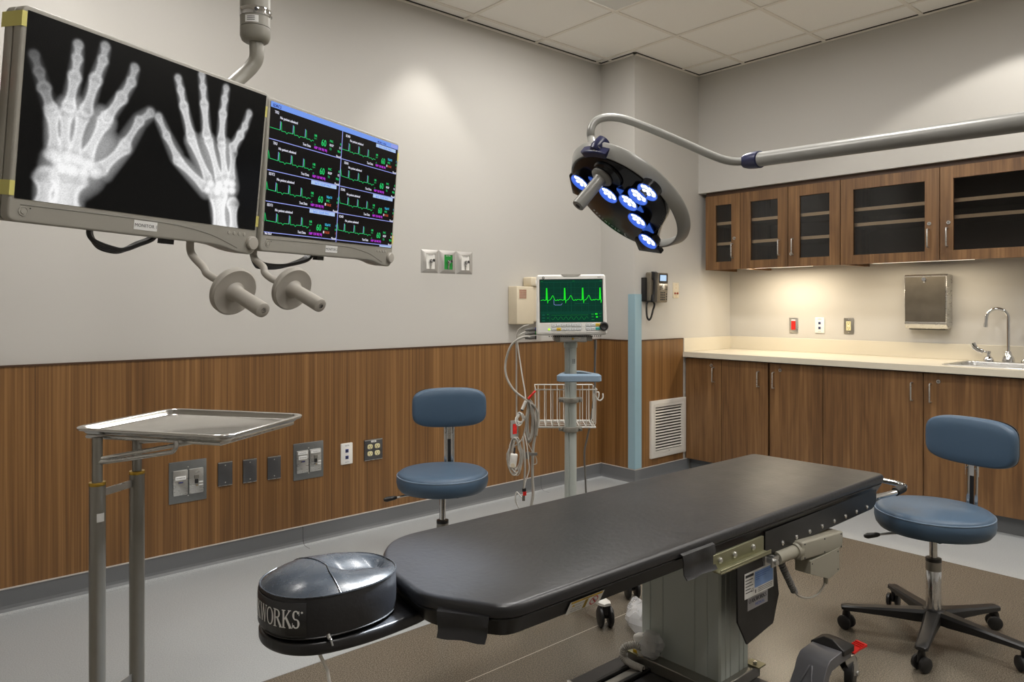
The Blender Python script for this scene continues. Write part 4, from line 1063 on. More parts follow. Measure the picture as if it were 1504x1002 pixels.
# stand base and casters
b = MB(); b.lathe([(.05, .075), (.06, .085), (.055, .11), (.03, .118)], WHITE, n=32)
A0 = math.radians(-64)
for k in range(5):
    a = A0+2*PI*k/5; d = Vector((math.cos(a), math.sin(a), 0)); e = Vector((-d.y, d.x, 0))
    b.loft([[tuple(d*x+e*(w*q)+Vector((0, 0, z0+(z1-z0)*h))) for q, h in ((-1, 0), (1, 0), (1, .7), (.6, 1), (-.6, 1), (-1, .7))] for x, w, z0, z1 in ((.03, .03, .078, .108), (.15, .026, .082, .104), (.27, .024, .084, .1), (.29, .014, .086, .096))], WHITE)
base = L(b, 'base')
for k in range(5):
    a = A0+2*PI*k/5; d = Vector((math.cos(a), math.sin(a), 0)); q = MB(); p = d*.272+Vector((0, 0, .04)); ax = Vector((1, .15, 0)).normalized()
    for s_ in (-1, 1): q.lathe([(0, -.009), (.032, -.009), (.04, -.004), (.04, .004), (.032, .009), (0, .009)], BLACK, Matrix.Translation(p+ax*(s_*.02)) @ ax.to_track_quat('Z', 'Y').to_matrix().to_4x4(), 28)
    q.cyl(p-ax*.025, p+ax*.025, .008, BLACK, n=12).box((p.x-.012, p.y-.014, .05), (p.x+.012, p.y+.014, .083), BLACK); L(q, 'caster', base)
# extruded pole with a groove
po = []
for k in range(40):
    a = 2*PI*k/40; r = .0255
    if abs(((a+PI/2+.35) % (2*PI))-PI) > PI-.09: r = .0215
    po.append((r*math.cos(a), r*math.sin(a)))
b = MB().loft([[(x, y, .11) for x, y in po], [(x, y, 1.098) for x, y in po]], ALU); pole = L(b, 'pole')
b = MB()
for k in range(4): b.quad(*[(.0262*math.sin(a), -.0262*math.cos(a), z) for a, z in ((.25, 1.035-k*.005), (.75, 1.035-k*.005), (.75, 1.038-k*.005), (.25, 1.038-k*.005))], INK)
L(b, 'pole_label', pole)
# push handle
ho = roundpoly([(-.07, -.105), (.13, -.105), (.06, .075), (-.02, .075)], [.03, .03, .03, .03], 5); hi = roundpoly([(-.035, -.075), (.09, -.075), (.04, .03), (-.01, .03)], .02, 5)
n_ = min(len(ho), len(hi))
b = MB(); h0, h1 = .948, .98
b.loft([[(x, y, h0+.004) for x, y in inset(ho, .004)], [(x, y, h0) for x, y in inset(ho, .008)], [(x, y, h0) for x, y in hi], [(x, y, h1) for x, y in hi], [(x, y, h1+.002) for x, y in inset(ho, .012)], [(x, y, h1-.006) for x, y in ho], [(x, y, h0+.004) for x, y in ho]], HANDB, caps=(False, False))
L(b, 'push_handle')
# wire basket with two clamps
b = MB(); r = .0019; bx0, bx1, by0, by1, z0, z1 = -.148, .117, .035, .235, .738, .902
def loop(x0, x1, y0, y1, z, rr=.004): b.tube([(x0, y0, z), (x1, y0, z), (x1, y1, z), (x0, y1, z)], rr, WHITE, 6, closed=True)
loop(bx0, bx1, by0, by1, z1, .0028); loop(bx0+.006, bx1-.006, by0+.006, by1-.006, z0)
for k in range(9):
    x = bx0+.016+k*(bx1-bx0-.032)/8
    b.tube([(x, by0, z1), (x, by0+.003, z0+.012), (x, by0+.012, z0), (x, by1-.012, z0), (x, by1-.003, z0+.012), (x, by1, z1)], r, WHITE, 6)
for k in range(4):
    y = by0+.03+k*.047
    b.tube([(bx0, y, z1), (bx0+.003, y, z0+.012), (bx0+.012, y, z0), (bx1-.012, y, z0), (bx1-.003, y, z0+.012), (bx1, y, z1)], r, WHITE, 6)
bk = L(b, 'wire_basket')
b = MB().tube(spline([(bx1, .08, .885), (bx1+.012, .08, .885), (bx1+.012, .08, .865), (bx1+.006, .08, .855)], 4), .003, WHITE, 6)
b.tube(spline([(bx1-.004, .05, .875), (bx1+.002, .05, .86), (bx1+.015, .05, .853), (bx1+.027, .05, .865), (bx1+.026, .05, .884)], 5), .0032, WHITE, 8); L(b, 'hook', bk)
for z in (.862, .738):
    b = MB().lathe([(.0262, z-.011), (.034, z-.011), (.036, z), (.034, z+.011), (.0262, z+.011)], GREYP, n=28).box((-.05, -.012, z-.008), (-.03, .03, z+.008), GREYP).box((.03, -.012, z-.008), (.05, .04, z+.008), GREYP)
    b.cyl((-.04, -.012, z), (-.04, -.016, z), .006, STEELD, n=6).cyl((.04, -.012, z), (.04, -.016, z), .006, STEELD, n=6); L(b, 'clamp', bk, bevel=.002)
# monitor mount
b = MB().lathe([(.028, 1.085), (.03, 1.1), (.028, 1.115), (.022, 1.13)], ALU, n=28).box((-.065, -.06, 1.112), (.065, .06, 1.118), STEELD).box((-.075, -.085, 1.118), (.085, .06, 1.14), GREYP).box((-.05, -.088, 1.116), (.06, -.084, 1.136), STEEL)
b.cyl((.003, -.088, 1.128), (.003, -.098, 1.128), .005, BRASS, n=12); L(b, 'mount', bevel=.002)
# monitor body: front face leans back a little
yf = -.105; MZ = 1.268
FM = Matrix.Translation((-.004, yf, MZ)) @ Matrix.Rotation(math.radians(-1.2), 4, 'X') @ Matrix.Rotation(math.radians(-1.2), 4, 'Z') @ basis((0, 0, 0), (1, 0, 0), (0, 0, 1), (0, -1, 0))
FM = FM @ Matrix.Rotation(math.radians(.6), 4, 'Z')
o_ = roundpoly([(-.147, -.125), (.147, -.125), (.141, .126), (-.143, .126)], .012, 4)
b = MB(); back = [(x*.93, y*.9) for x, y in o_]
b.loft([[(x, y, -.15) for x, y in back], [(x, y, -.03) for x, y in o_], [(x, y, -.006) for x, y in o_], [(x, y, 0) for x, y in inset(o_, .006)]], WHITE, FM)
bd = L(b, 'monitor_body', bevel=.0015)
b = MB().prism([(-.13, -.125, -.01), (.135, -.125, -.01), (.14, -.135, -.02), (.12, -.158, -.06), (-.11, -.158, -.06), (-.135, -.14, -.02)], (0, 0, -.09), FM, WHITE)
L(b, 'connector_bay', bd, bevel=.0015)
b = MB()
for k in range(26): b.box((-.095+k*.0085, -.1315, -.0115), (-.0905+k*.0085, -.1275, -.0095), BLACK, FM)
L(b, 'vent_slots', bd)
# bezel furniture
b = MB().slab(roundpoly([(-.14, -.115), (.14, -.115), (.14, -.072), (-.14, -.072)], .004, 3), -.001, .0012, WHITE, .001, 1, FM, 0)
b.slab(roundpoly([(-.03, .117), (.03, .117), (.042, .128), (-.042, .128)], .003, 3), -.02, .001, BEZEL, .001, 1, FM, 0)
b.lathe([(.0055, 0), (.0055, .0012), (0, .0014)], INK, FM @ Matrix.Translation((-.115, .113, 0)), 20); b.lathe([(.0038, .001), (.0038, .0016), (0, .0017)], BEZEL, FM @ Matrix.Translation((-.115, .113, 0)), 16); b.text('B40', .008, FM @ Matrix.Translation((.115, .111, .0006)), CABLED)
L(b, 'control_panel', bd)
kb = MB()
def key(x, y, m, txt=None, w=.0165, h=.0098):
    kb.slab(rrect(w+.0018, h+.0018, .0015, 2), .001, .0021, PIPING if m is LABELW else m, .0003, 1, FM @ Matrix.Translation((x, y, 0)), 0)
    kb.slab(rrect(w, h, .0015, 2), .002, .0032, m, .0005, 1, FM @ Matrix.Translation((x, y, 0)), 0)
    kb.quad(*[(x+a*w*.32, y+q*.0007, .0034) for a, q in ((-1, -1), (1, -1), (1, 1), (-1, 1))], INK, FM)
for k in range(6):
    key(-.074+k*.0207, -.0835, LABELW); key(-.074+k*.0207, -.1, WARNY if k == 1 else LABELW)
for k in range(2): key(.0675+k*.0205, -.083, LABELW); key(.0675+k*.0205, -.099, LABELW)
key(.108, -.083, WARNY, w=.017); key(.108, -.099, TEAL, w=.017)
L(kb, 'keypad', bd)
L(MB().lathe([(.0175, 0), (.0175, .004), (.0165, .012), (.013, .0135), (.009, .0115), (0, .011)], BLACK, FM @ Matrix.Translation((.1325, -.0895, 0)), 32).lathe([(.019, 0), (.019, .002), (.0175, .002)], CABLED, FM @ Matrix.Translation((.1325, -.0895, 0)), 32), 'jog_dial', bd)
L(MB().lathe([(.0045, 0), (.0045, .002), (0, .003)], LEDG, FM @ Matrix.Translation((-.0935, -.1, .001)), 16), 'power_light', bd)
# screen with the heart trace
b = MB(); sx0, sx1, sy0, sy1 = -.1285, .1275, -.0705, .1045
def sq(x0, y0, x1, y1, m, z): b.quad((x0, y0, z), (x1, y0, z), (x1, y1, z), (x0, y1, z), m, FM)
def U(x, y): return (sx0+(sx1-sx0)*x, sy1-(sy1-sy0)*y)
sq(sx0-.003, sy0-.003, sx1+.003, sy1+.003, BLACK, .0008); sq(sx0, sy0, sx1, sy1, GEB, .0011)
def hl(x0, x1, y, m, w=.0005, z=.0014): a, q = U(x0, y), U(x1, y); sq(a[0], a[1]-w, q[0], a[1]+w, m, z)
def vl(x, y0, y1, m, w=.0005, z=.0014): a, q = U(x, y0), U(x, y1); sq(a[0]-w, q[1], a[0]+w, a[1], m, z)
for k in range(1, 9): vl(k/9, .05, .76, GEL, .00025)
for k in range(1, 6): hl(0, 1, .05+k*.14, GEL, .00025)
vl(.5, .04, .76, GEL, .0006); hl(0, 1, .055, GEL, .0006); hl(0, 1, .42, GEL, .0005); hl(0, 1, .775, GEL, .0006); hl(0, 1, .8, GEL, .0005); vl(.15, .8, 1, GEL, .0005)
def line(pts, m, w, z=.0017):
    """stroke with mitred joints and sharp tips, drawn as quads"""
    P = [U(*p) for p in pts]
    for a, q in zip(P, P[1:]):
        d = Vector((q[0]-a[0], q[1]-a[1]))
        if d.length < 1e-7: continue
        d.normalize(); n = Vector((-d.y, d.x))*w; e = d*w*.6
        b.quad(*[(p[0]+o.x, p[1]+o.y, z) for p, o in ((a, n-e), (a, -n-e), (q, -n+e), (q, n+e))], m, FM)
pts = [(.01, .485)]; random.seed(3)
for pk in (.105, .395, .685, .965):
    pts += [(pk-.055, .47), (pk-.035, .485), (pk-.012, .475), (pk-.006, .2), (pk+.006, .2), (pk+.014, .55), (pk+.022, .49), (pk+.05, .475)]
    if pk < .9:
        pts += [(pk+.075, .43), (pk+.092, .375), (pk+.105, .38), (pk+.125, .46), (pk+.14, .49)]
        pts += [(pk+.14+k*.0155, .47+.02*(k % 2)) for k in range(1, 5)]
line([p for p in pts if p[0] < .995], GEG, .0011)
for pk in (.105, .395, .685, .965): line([(pk-.002, .23), (pk-.005, .47)], GEG, .0022); line([(pk+.001, .2), (pk+.003, .47)], GEG, .0018)
line([(.22, .47), (.222, .58), (.24, .595), (.335, .595), (.355, .56)], SCRLINE, .0006)
hl(.56, .78, .565, GEL, .001)
line([(.18+k*.01, .91+.035*math.sin(k*.75)) for k in range(60)], GEM, .0006); line([(.18+k*.01, .835+.006*(k % 6 == 0)) for k in range(60)], GEM, .0005)
for y in (.82, .9): a = U(.12, y); sq(a[0]-.003, a[1]-.0016, a[0]+.003, a[1]+.0016, GEM, .0016)
for y in (.83, .9, .965): a = U(.05, y); sq(a[0]-.006, a[1]-.0022, a[0]+.006, a[1]+.0022, GEL, .0016)
for (x, y, w, h) in ((.9, .815, .005, .003), (.91, .885, .004, .003), (.84, .82, .005, .0025), (.84, .88, .004, .002), (.845, .95, .006, .0012), (.96, .81, .004, .001), (.96, .87, .004, .001)): a = U(x, y); sq(a[0]-w, a[1]-h, a[0]+w, a[1]+h, GEG if x > .88 and x < .93 else GEM, .0016)
for x in (.03, .54, .98): a = U(x, .035); sq(a[0]-.005, a[1]-.0008, a[0]+.004, a[1]+.0008, GEM, .0016)
L(b, 'screen', bd)
# lead connectors on the left side
for k, (z, m) in enumerate(((1.166, PORTB), (1.15, GREEN), (1.131, BLACK))):
    y = yf+.06
    b = MB().cyl((-.147, y, z), (-.153, y, z), .008, m, n=16).cyl((-.153, y, z), (-.178, y, z-.002), .0075, CABLED, n=16).cyl((-.178, y, z-.002), (-.195, y, z-.004), .0065, CABLED, .004, n=14); L(b, 'lead_connector', bd)
L(MB().tube(spline([(.104, -.02, 1.115), (.104, -.02, 1.09), (.103, -.015, 1.03), (.106, .02, .95), (.118, .13, .90), (.117, .2, .82), (.108, .22, .73), (.095, .24, .66), (.082, .25, .58), (.088, .255, .45), (.09, .25, .3), (.07, .2, .06), (.05, .2, .01)], 7), .0045, CABLED, 8), 'power_cord')
L(MB().cyl((.104, -.02, 1.12), (.104, -.02, 1.08), .006, CABLED, n=12), 'cord_plug')
# hanging lead wires
random.seed(11)
PXM = 3.15/F
def sp(u, v, dy=0.0): return Vector(((u-838)*PXM, dy, EYE+(CY-v)*PXM))
t = thing('lead_cables', 'bundle of grey and white monitor lead cables hanging beside the basket', 'cables', MS @ Matrix.Translation((-.2, -.02, 0)))
OFS = Matrix.Translation((.2, .02, 0))
Lc = lambda b, n, par=None: b.build(n, par or t, False)
def cb(pts, r, m, name='cable', n=7): return Lc(MB().tube([OFS @ p for p in spline(pts, n)], r, m, 8), name)
cb([sp(783, 497, -.045), sp(770, 494, -.05), sp(752, 505, -.05), sp(743, 530, -.03), sp(744, 552, -.03), sp(755, 572, -.03), sp(772, 586, -.02), sp(785, 597, -.005), sp(790, 612, 0), sp(788, 640, 0)], .0048, CABLEG)
cb([sp(777, 477, -.045), sp(766, 481, -.04), sp(759, 492, -.03), sp(758.5, 530, -.02), sp(758.5, 580, -.01), sp(759, 625, -.01)], .0035, CABLEG)
cb([sp(776, 486, -.045), sp(764, 491, -.03), sp(760, 500, -.02), sp(766, 545, -.02), sp(771, 575, -.02), sp(772, 590, -.02)], .003, WHITE)
def hank(u0, v0, u1, v1, w, n, m, r, dy, name):
    """coiled hank of cable hanging between two heights"""
    b = MB()
    for k in range(n):
        cu_ = (u0+u1)/2+random.uniform(-2, 2); hw = w*(.7+.35*k/n); vt, vb = v0+random.uniform(0, 5), v1-random.uniform(0, 8); d = dy+random.uniform(-.012, .012); tl = (u1-u0)/2
        P = [sp(cu_-tl+hw*math.sin(a)*(1.0 if math.cos(a) < .2 else .75)+tl*(1-math.cos(a)), (vt+vb)/2-(vb-vt)/2*math.cos(a), d+.006*math.sin(2*a+k)) for a in [2*PI*i/22 for i in range(22)]]
        b.tube([OFS @ p for p in P], r, m, 6, closed=True)
    return Lc(b, name)
hank(779, 585, 778, 650, 5, 7, CABLEG, .003, .0, 'coiled_lead')
hank(764, 603, 763, 626, 6, 5, WHITE, .0026, -.02, 'coiled_lead')
hank(757, 640, 757, 697, 11, 8, CABLEG, .0026, -.015, 'coiled_lead')
cb([sp(782, 600, -.005), sp(787, 630, .005), sp(783, 660, .005), sp(782, 700, 0), sp(783, 725, 0), sp(780, 745, 0), sp(780, 752, .01)], (.0075, .003) and .006, CABLEG)
cb([sp(770, 635, -.02), sp(774, 655, -.02), sp(776, 675, -.02), sp(777, 690, -.01), sp(771, 710, -.01), sp(768, 730, -.01), sp(759, 722, -.01), sp(757, 735, 0), sp(762, 748, .01)], .0025, WHITE)
cb([sp(768, 640, -.03), sp(771, 680, -.03), sp(769, 715, -.03)], .004, CABLEG); cb([sp(776, 600, -.02), sp(772, 625, -.02), sp(766, 645, -.02), sp(754, 655, -.025)], .003, CABLEG)
cb([sp(775, 650, -.01), sp(780, 660, -.01), sp(787, 672, -.01), sp(788, 680, -.01), sp(783, 682, -.01)], .002, CABLEG)
b = MB().cyl(OFS @ sp(776, 585, -.02), OFS @ sp(783, 577, -.02), .006, RED, .004, n=12); b.tube([OFS @ p for p in (sp(783, 577, -.02), sp(786, 574, -.015))], .005, RED, 8); Lc(b, 'red_plug')['label'] = 'red plug'
b = MB().cyl(OFS @ sp(772, 588, -.03), OFS @ sp(767, 600, -.03), .007, WHITE, n=12).cyl(OFS @ sp(769, 596, -.03), OFS @ sp(766, 602, -.03), .006, INK, n=12); Lc(b, 'lead_connector')
MM = basis(OFS @ sp(754, 673, -.045), (1, 0, -.12), (.12, 0, 1), (0, -1, 0))
b = MB(); b.slab(roundpoly([(-.014, -.03), (.014, -.03), (.016, .03), (-.016, .03)], .008, 4), 0, .018, WHITE, .005, 3, MM); b.lathe([(.009, .017), (.009, .019), (0, .019)], CREAM, MM @ Matrix.Translation((0, -.018, 0)), 16); b.cyl((0, .03, .009), (0, .055, .009), .004, INK, n=10, M=MM); Lc(b, 'finger_sensor')['label'] = 'white clip-on finger sensor'
b = MB().box(OFS @ sp(778, 668, -.02), OFS @ sp(789, 664, -.012), CABLED).box(OFS @ sp(772, 673, -.02), OFS @ sp(778, 663, -.01), CABLED); Lc(b, 'cable_clip')
b = MB().box(OFS @ sp(767, 719.5, -.034), OFS @ sp(772.5, 715, -.024), BLACK).box(OFS @ sp(768, 725, -.036), OFS @ sp(773, 719.5, -.022), RED).box(OFS @ sp(767, 733, -.034), OFS @ sp(771, 725, -.024), STEELD); Lc(b, 'snap_lead')

# ------------------------------------------------------------------ ceiling boom and the two display monitors
DM = [basis((.4626, 1.6322, 1.6122), (.9211, .3892, -.0099), (.0501, -.0933, .9944), (.3861, -.9164, -.1055)),
      basis((1.0005, 1.8756, 1.6059), (.8942, .4473, .0162), (.0234, -.0828, .9963), (.447, -.8905, -.0845))]
def ortho(M):
    x = Vector([M[i][0] for i in range(3)]).normalized(); z = x.cross(Vector([M[i][1] for i in range(3)])).normalized(); return basis([M[i][3] for i in range(3)], x, z.cross(x), z)
DM = [ortho(M) for M in DM]
BP = Vector((.778, 1.918, 0))
t = thing('monitor_boom', 'grey ceiling boom arm carrying the two wall-facing display screens', 'boom arm', (BP.x, BP.y, CEIL))
t['label'] = 'grey ceiling-mounted boom arm holding the two display screens'
VB = Matrix.Translation(BP)
hs = MB().lathe([(.0385, 2.0), (.0385, CEIL-.03), (.06, CEIL-.02), (.06, CEIL-.001)], GREYP, VB, 36).build('column', t)
MB().lathe([(.028, 1.962), (.034, 1.966), (.0385, 1.977), (.0385, 1.9985)], GREYP, VB, 36).build('end_cap', t)
b = MB().lathe([(.0395, 2.027), (.0405, 2.029), (.0405, 2.045), (.0395, 2.047)], CHROME, VB, 36)
for a in (-2.75, -.95): b.cyl(VB @ Vector((.039*math.cos(a+YAW), .039*math.sin(a+YAW), 2.037)), VB @ Vector((.043*math.cos(a+YAW), .043*math.sin(a+YAW), 2.037)), .0045, INK, n=10)
b.build('clamp_ring', hs)
b = MB(); a0 = YAW-PI
def cyq(r, a, z): return VB @ Vector((r*math.cos(a), r*math.sin(a), z))
for k in range(6): b.quad(cyq(.0388, a0-.35+k*.15, 2.004), cyq(.0388, a0-.2+k*.15, 2.004), cyq(.0388, a0-.2+k*.15, 2.022), cyq(.0388, a0-.35+k*.15, 2.022), LABELW)
for k in range(3):
    for j in range(4): b.quad(*[cyq(.0391, a0-.2+j*.13+w, 2.008+k*.0045+h) for w, h in ((0, 0), (.12, 0), (.12, .0018), (0, .0018))], INK)
b.build('type_label', hs)
C1 = DM[0] @ Vector((0, 0, -.13)); C2 = DM[1] @ Vector((0, 0, -.13)); mid = DM[0] @ Vector((.2, 0, -.13))
P = spline([BP+Vector((0, 0, 1.99)), at(377, 82, 1.95), at(370, 97, 1.945), at(357, 110, 1.93), at(341, 124, 1.90), at(318, 145, 1.85), mid+Vector((0, 0, .1)), mid], 7)
MB().tube(P, .0185, GREYP, 18).build('swan_neck', t)
b = MB(); E0 = DM[0] @ Vector((-.31, .06, -.13)); 
b.tube([DM[0] @ Vector((-.33, 0, -.13)), C1, mid, DM[1] @ Vector((-.2, 0, -.13)), C2, DM[1] @ Vector((.08, 0, -.13))], .02, GREYD, 16); cb_ = b.build('crossbar', t)
for M in DM: MB().rbox((0, 0, -.09), (.12, .12, .06), GREYD, .006, M).build('mount_plate', cb_)
MB().rbox((-.325, .02, -.11), (.03, .11, .06), GREYD, .006, DM[0]).build('end_bracket', cb_)
MB().lathe([(.02, 0), (.02, .006), (.012, .012), (0, .013)], RED, DM[0] @ Matrix.Translation((-.322, .05, -.08)), 20).build('red_button', cb_)

def loc(M, u, v):
    """pixel of the survey photo -> point on a screen plane, in the screen's own metres"""
    r = ray(u, v); n = Vector([M[i][2] for i in range(3)]); o = Vector([M[i][3] for i in range(3)])
    p = EYEP+r*((o-EYEP).dot(n)/r.dot(n))-o
    return (p.dot(Vector([M[i][0] for i in range(3)])), p.dot(Vector([M[i][1] for i in range(3)])))
def display(label, M, hw, no, tapes):
    t = thing('display_monitor', label, 'monitor', M, 'display screens on the boom')
    hh = .162; B = hw+.0085
    out = [(-B, -.203), (B-.115, -.206), (B-.06, -.219), (B-.012, -.222), (B, -.21), (B, .1705), (-B, .1705)]
    out = roundpoly(out, [.014, .03, .02, .01, .012, .014, .014], 4)
    b = MB(); b.slab(out, -.024, -.0005, BEZEL, .004, 3); b.loft([[(x*.985, y*.98+.0, -.026) for x, y in out], [(x*.985, y*.98, -.024) for x, y in out]], BLACK)
    b.slab([(x, y) for x, y in out], -.055, -.026, BEZEL, .001, 2, None, .008)
    bo = b.build('housing', t, False)
    b = MB()
    # chin: groove curve, buttons, power mark, name label
    gp = [(-B+.02, -.172), (-.1, -.171), (hw-.26, -.172), (hw-.2, -.175), (hw-.13, -.185), (hw-.08, -.199), (hw-.05, -.209)]
    b.tube(spline([(x, y, -.0002) for x, y in gp], 6), [(.0011, .0004)]*(6*6+1), GREYD, 6, flat=(0, 1, 0)); b.build('chin_groove', bo, False)
    b = MB()
    for k in range(4): b.lathe([(.0045, 0), (.004, .001), (0, .0014)], BEZEL, Matrix.Translation((hw-.078+k*.0155, -.175, -.0005)), 16)
    b.lathe([(.0085, 0), (.0085, .0012), (.007, .0012), (.007, .0004), (.0048, .0004), (.0048, .0016), (0, .0016)], BEZEL, Matrix.Translation((-hw+.017, -.183, -.0005)), 24); b.lathe([(.0013, 0), (.001, .0006), (0, .0006)], INK, Matrix.Translation((-hw+.029, -.177, -.0004)), 10)
    b.build('button', bo, False)
    MB().lathe([(.0165, -.002), (.0165, .006), (.0145, .0085), (.006, .009), (0, .0088)], HANDP, Matrix.Translation((hw-.008, -.1935, 0)), 32).build('jog_wheel', bo, False)
    b = MB(); b.box((-.045, -.1925, -.0005), (.009, -.1735, .0003), LABELW); b.text('MONITOR %d' % no, .0098, Matrix.Translation((-.018, -.1865, .0006)), INK); b.build('name_label', bo, False)
    for sx, y in tapes:
        b = MB()
        x0, x1 = (-B-.0006, -hw-.0005) if sx < 0 else (hw+.0005, B+.0006)
        b.box((x0, y-.013, -.0006), (x1, y+.013, .0002), YELLOW)
        xe = -B if sx < 0 else B; b.box((xe-.0006, y-.013, -.058), (xe+.0006, y+.013, .0001), YELLOW)
        b.build('tape', t, False)['label'] = 'yellow tape'
    return t
def grip(t, pts, ctr):
    """bent tube below the screen with a disc and a sterile handle"""
    ax = (RT*.77-UP*.38-FW*.51).normalized(); ctr = Vector(ctr)
    P = spline(pts, 7); h = MB().tube(P, .0085, HANDP, 14).build('handle_tube', t)
    A = Matrix.Translation(ctr) @ ax.to_track_quat('Z', 'Y').to_matrix().to_4x4()
    MB().lathe([(.02, -.012), (.046, -.01), (.052, -.006), (.0525, .004), (.049, .0075), (.03, .0045), (.02, .006)], HANDP, A, 48).build('guard_disc', h)
    MB().lathe([(.024, .004), (.018, .010), (.0155, .02), (.0165, .1), (.0155, .105), (.012, .107), (.0062, .107)], HANDP, A, 32).lathe([(.0062, .107), (.0055, .1), (0, .1)], INK, A, 20).build('sterile_grip', h)
m1 = display('display monitor showing two hand x-rays, nearest to the viewer', DM[0], .2787, 1, ((-1, .146), (-1, -.145), (1, .125), (1, -.14)))
m2 = display('display monitor showing eight patient heart traces on a dark screen', DM[1], .2948, 2, ((1, .127), (1, -.135)))
d1 = at(343, 428, 1.56); d2 = at(429, 424, 1.73); ax_ = (RT*.77-UP*.38-FW*.51).normalized()
s1 = DM[0] @ Vector((.129, -.19, -.04)); s2_ = DM[1] @ Vector((-.28, -.19, -.04))
grip(m1, [s1, s1+Vector((0, 0, -.04)), at(299, 393, 1.63), at(303, 401, 1.62), at(313, 408, 1.605), at(325, 414, 1.60), d1-ax_*.01], d1)
grip(m2, [s2_, s2_+Vector((0, 0, -.03)), at(386.5, 392, 1.79), at(389, 401, 1.78), at(398, 409, 1.77), at(410, 415, 1.765), d2-ax_*.01], d2)
for M, tt, x0, x1, nm in ((DM[0], m1, -.098, .03, 3), (DM[1], m2, -.268, -.05, 4)):
    b = MB()
    for k in range(nm):
        o2 = (k-1)*.006; dp = -.05-.006*k
        b.tube(spline([M @ Vector(p) for p in ((x0+o2, -.19, dp), (x0+o2, -.212, dp), (x0+.016+o2, -.226-.004*k, dp), (x0+.05, -.236-.003*k, dp), ((x0+x1)/2+.01, -.236-.002*k, dp), (x1-.02, -.222, dp), (x1+.01, -.208, dp), (x1+.02, -.19, dp))], 6), .0048, BLACK, 8)
    b.build('cable_loop', tt)
    MB().box((x1+.03, -.216, -.06), (x1+.06, -.2, -.045), BLACK, M).build('plug', tt)
MB().lathe([(.012, 0), (.012, .014), (0, .015)], BLACK, DM[1] @ basis((.3035, -.07, -.04), (0, 0, 1), (0, 1, 0), (1, 0, 0)), 20).build('side_knob', m2)

# hand x-ray shown on screen one: brightness computed on a fine grid of vertices
HWX, HHX, NX, NY = .2787, .162, 330, 192
gx, gy = np.meshgrid(np.linspace(-HWX, HWX, NX), np.linspace(HHX, -HHX, NY))
soft = np.zeros_like(gx); bone = np.zeros_like(gx)
ZS = 2.6375
def pl(p): return loc(DM[0], p[0]/ZS, p[1]/ZS)
def segd(a, q):
    ax, ay = a; bx, by = q; dx, dy = bx-ax, by-ay; L2 = dx*dx+dy*dy+1e-12
    tt = np.clip(((gx-ax)*dx+(gy-ay)*dy)/L2, 0, 1); return np.hypot(gx-ax-tt*dx, gy-ay-tt*dy), tt
def flesh(chain, r, amp):
    global soft
    P = [pl(p) for p in chain]; n = len(P)-1
    for i in range(n):
        d, tt = segd(P[i], P[i+1]); r0 = r[i] if isinstance(r, list) else r; r1 = r[i+1] if isinstance(r, list) else r
        R = r0+(r1-r0)*tt; a0 = amp[i] if isinstance(amp, list) else amp; a1 = amp[i+1] if isinstance(amp, list) else amp
        soft = np.maximum(soft, (a0+(a1-a0)*tt)*np.sqrt(np.clip(1-(d/R)**2, 0, 1)))
def bones(chain, r, amp, knob=.55):
    global bone
    P = [pl(p) for p in chain]; n = len(P)-1
    for i in range(n):
        d, tt = segd(P[i], P[i+1]); r0 = r[i] if isinstance(r, list) else r
        R = r0*(.72+knob*np.abs(2*tt-1)**2.4); x = d/R; a0 = amp[i] if isinstance(amp, list) else amp
        v = np.where(x < 1, a0*(.55*np.sqrt(np.clip(1-x*x, 0, 1))+.55*np.exp(-((x-.78)/.2)**2)), 0)
        v *= np.where(np.minimum(tt, 1-tt) < .04, .72, 1)
        bone = np.maximum(bone, v)
def blob(c, rx, ry, amp, out='soft'):
    global soft, bone
    x, y = pl(c); v = amp*np.sqrt(np.clip(1-((gx-x)/rx)**2-((gy-y)/ry)**2, 0, 1))
    if out == 'soft': soft = np.maximum(soft, v)
    else: bone = np.maximum(bone, v)
k_ = .00075   # metres per zoomed pixel, near enough on this screen
H1 = dict(pinky=[(133, 215), (152, 280), (172, 345), (195, 415)], ring=[(303, 175), (299, 228), (289, 300), (268, 410)], middle=[(408, 182), (398, 235), (370, 310), (335, 425)], index=[(522, 265), (508, 318), (470, 380), (415, 455)], thumb=[(582, 438), (540, 470), (487, 555)])
H2 = dict(index=[(690, 305), (700, 350), (712, 412), (738, 520)], middle=[(782, 292), (786, 340), (791, 405), (800, 520)], ring=[(876, 343), (870, 385), (863, 442), (857, 540)], pinky=[(965, 440), (948, 490), (930, 525), (903, 570)], thumb=[(614, 455), (645, 525), (684, 605)])
for nm, P in H1.items(): flesh(P, [.013, .0145, .016, .018] if nm != 'thumb' else [.016, .02, .024], .17 if nm == 'pinky' else .35)
for nm, P in H2.items(): flesh(P, [.0125, .0135, .0145, .0165] if nm != 'thumb' else [.014, .016, .021], .38)
for nm, P in H1.items(): bones(P, [.0085, .0095, .012], ([.3, .42, .6] if nm == 'pinky' else [.5, .64, .74]) if nm != 'thumb' else [.56, .7])
for nm, P in H2.items(): bones(P, [.0075, .0085, .0105], [.62, .74, .8])
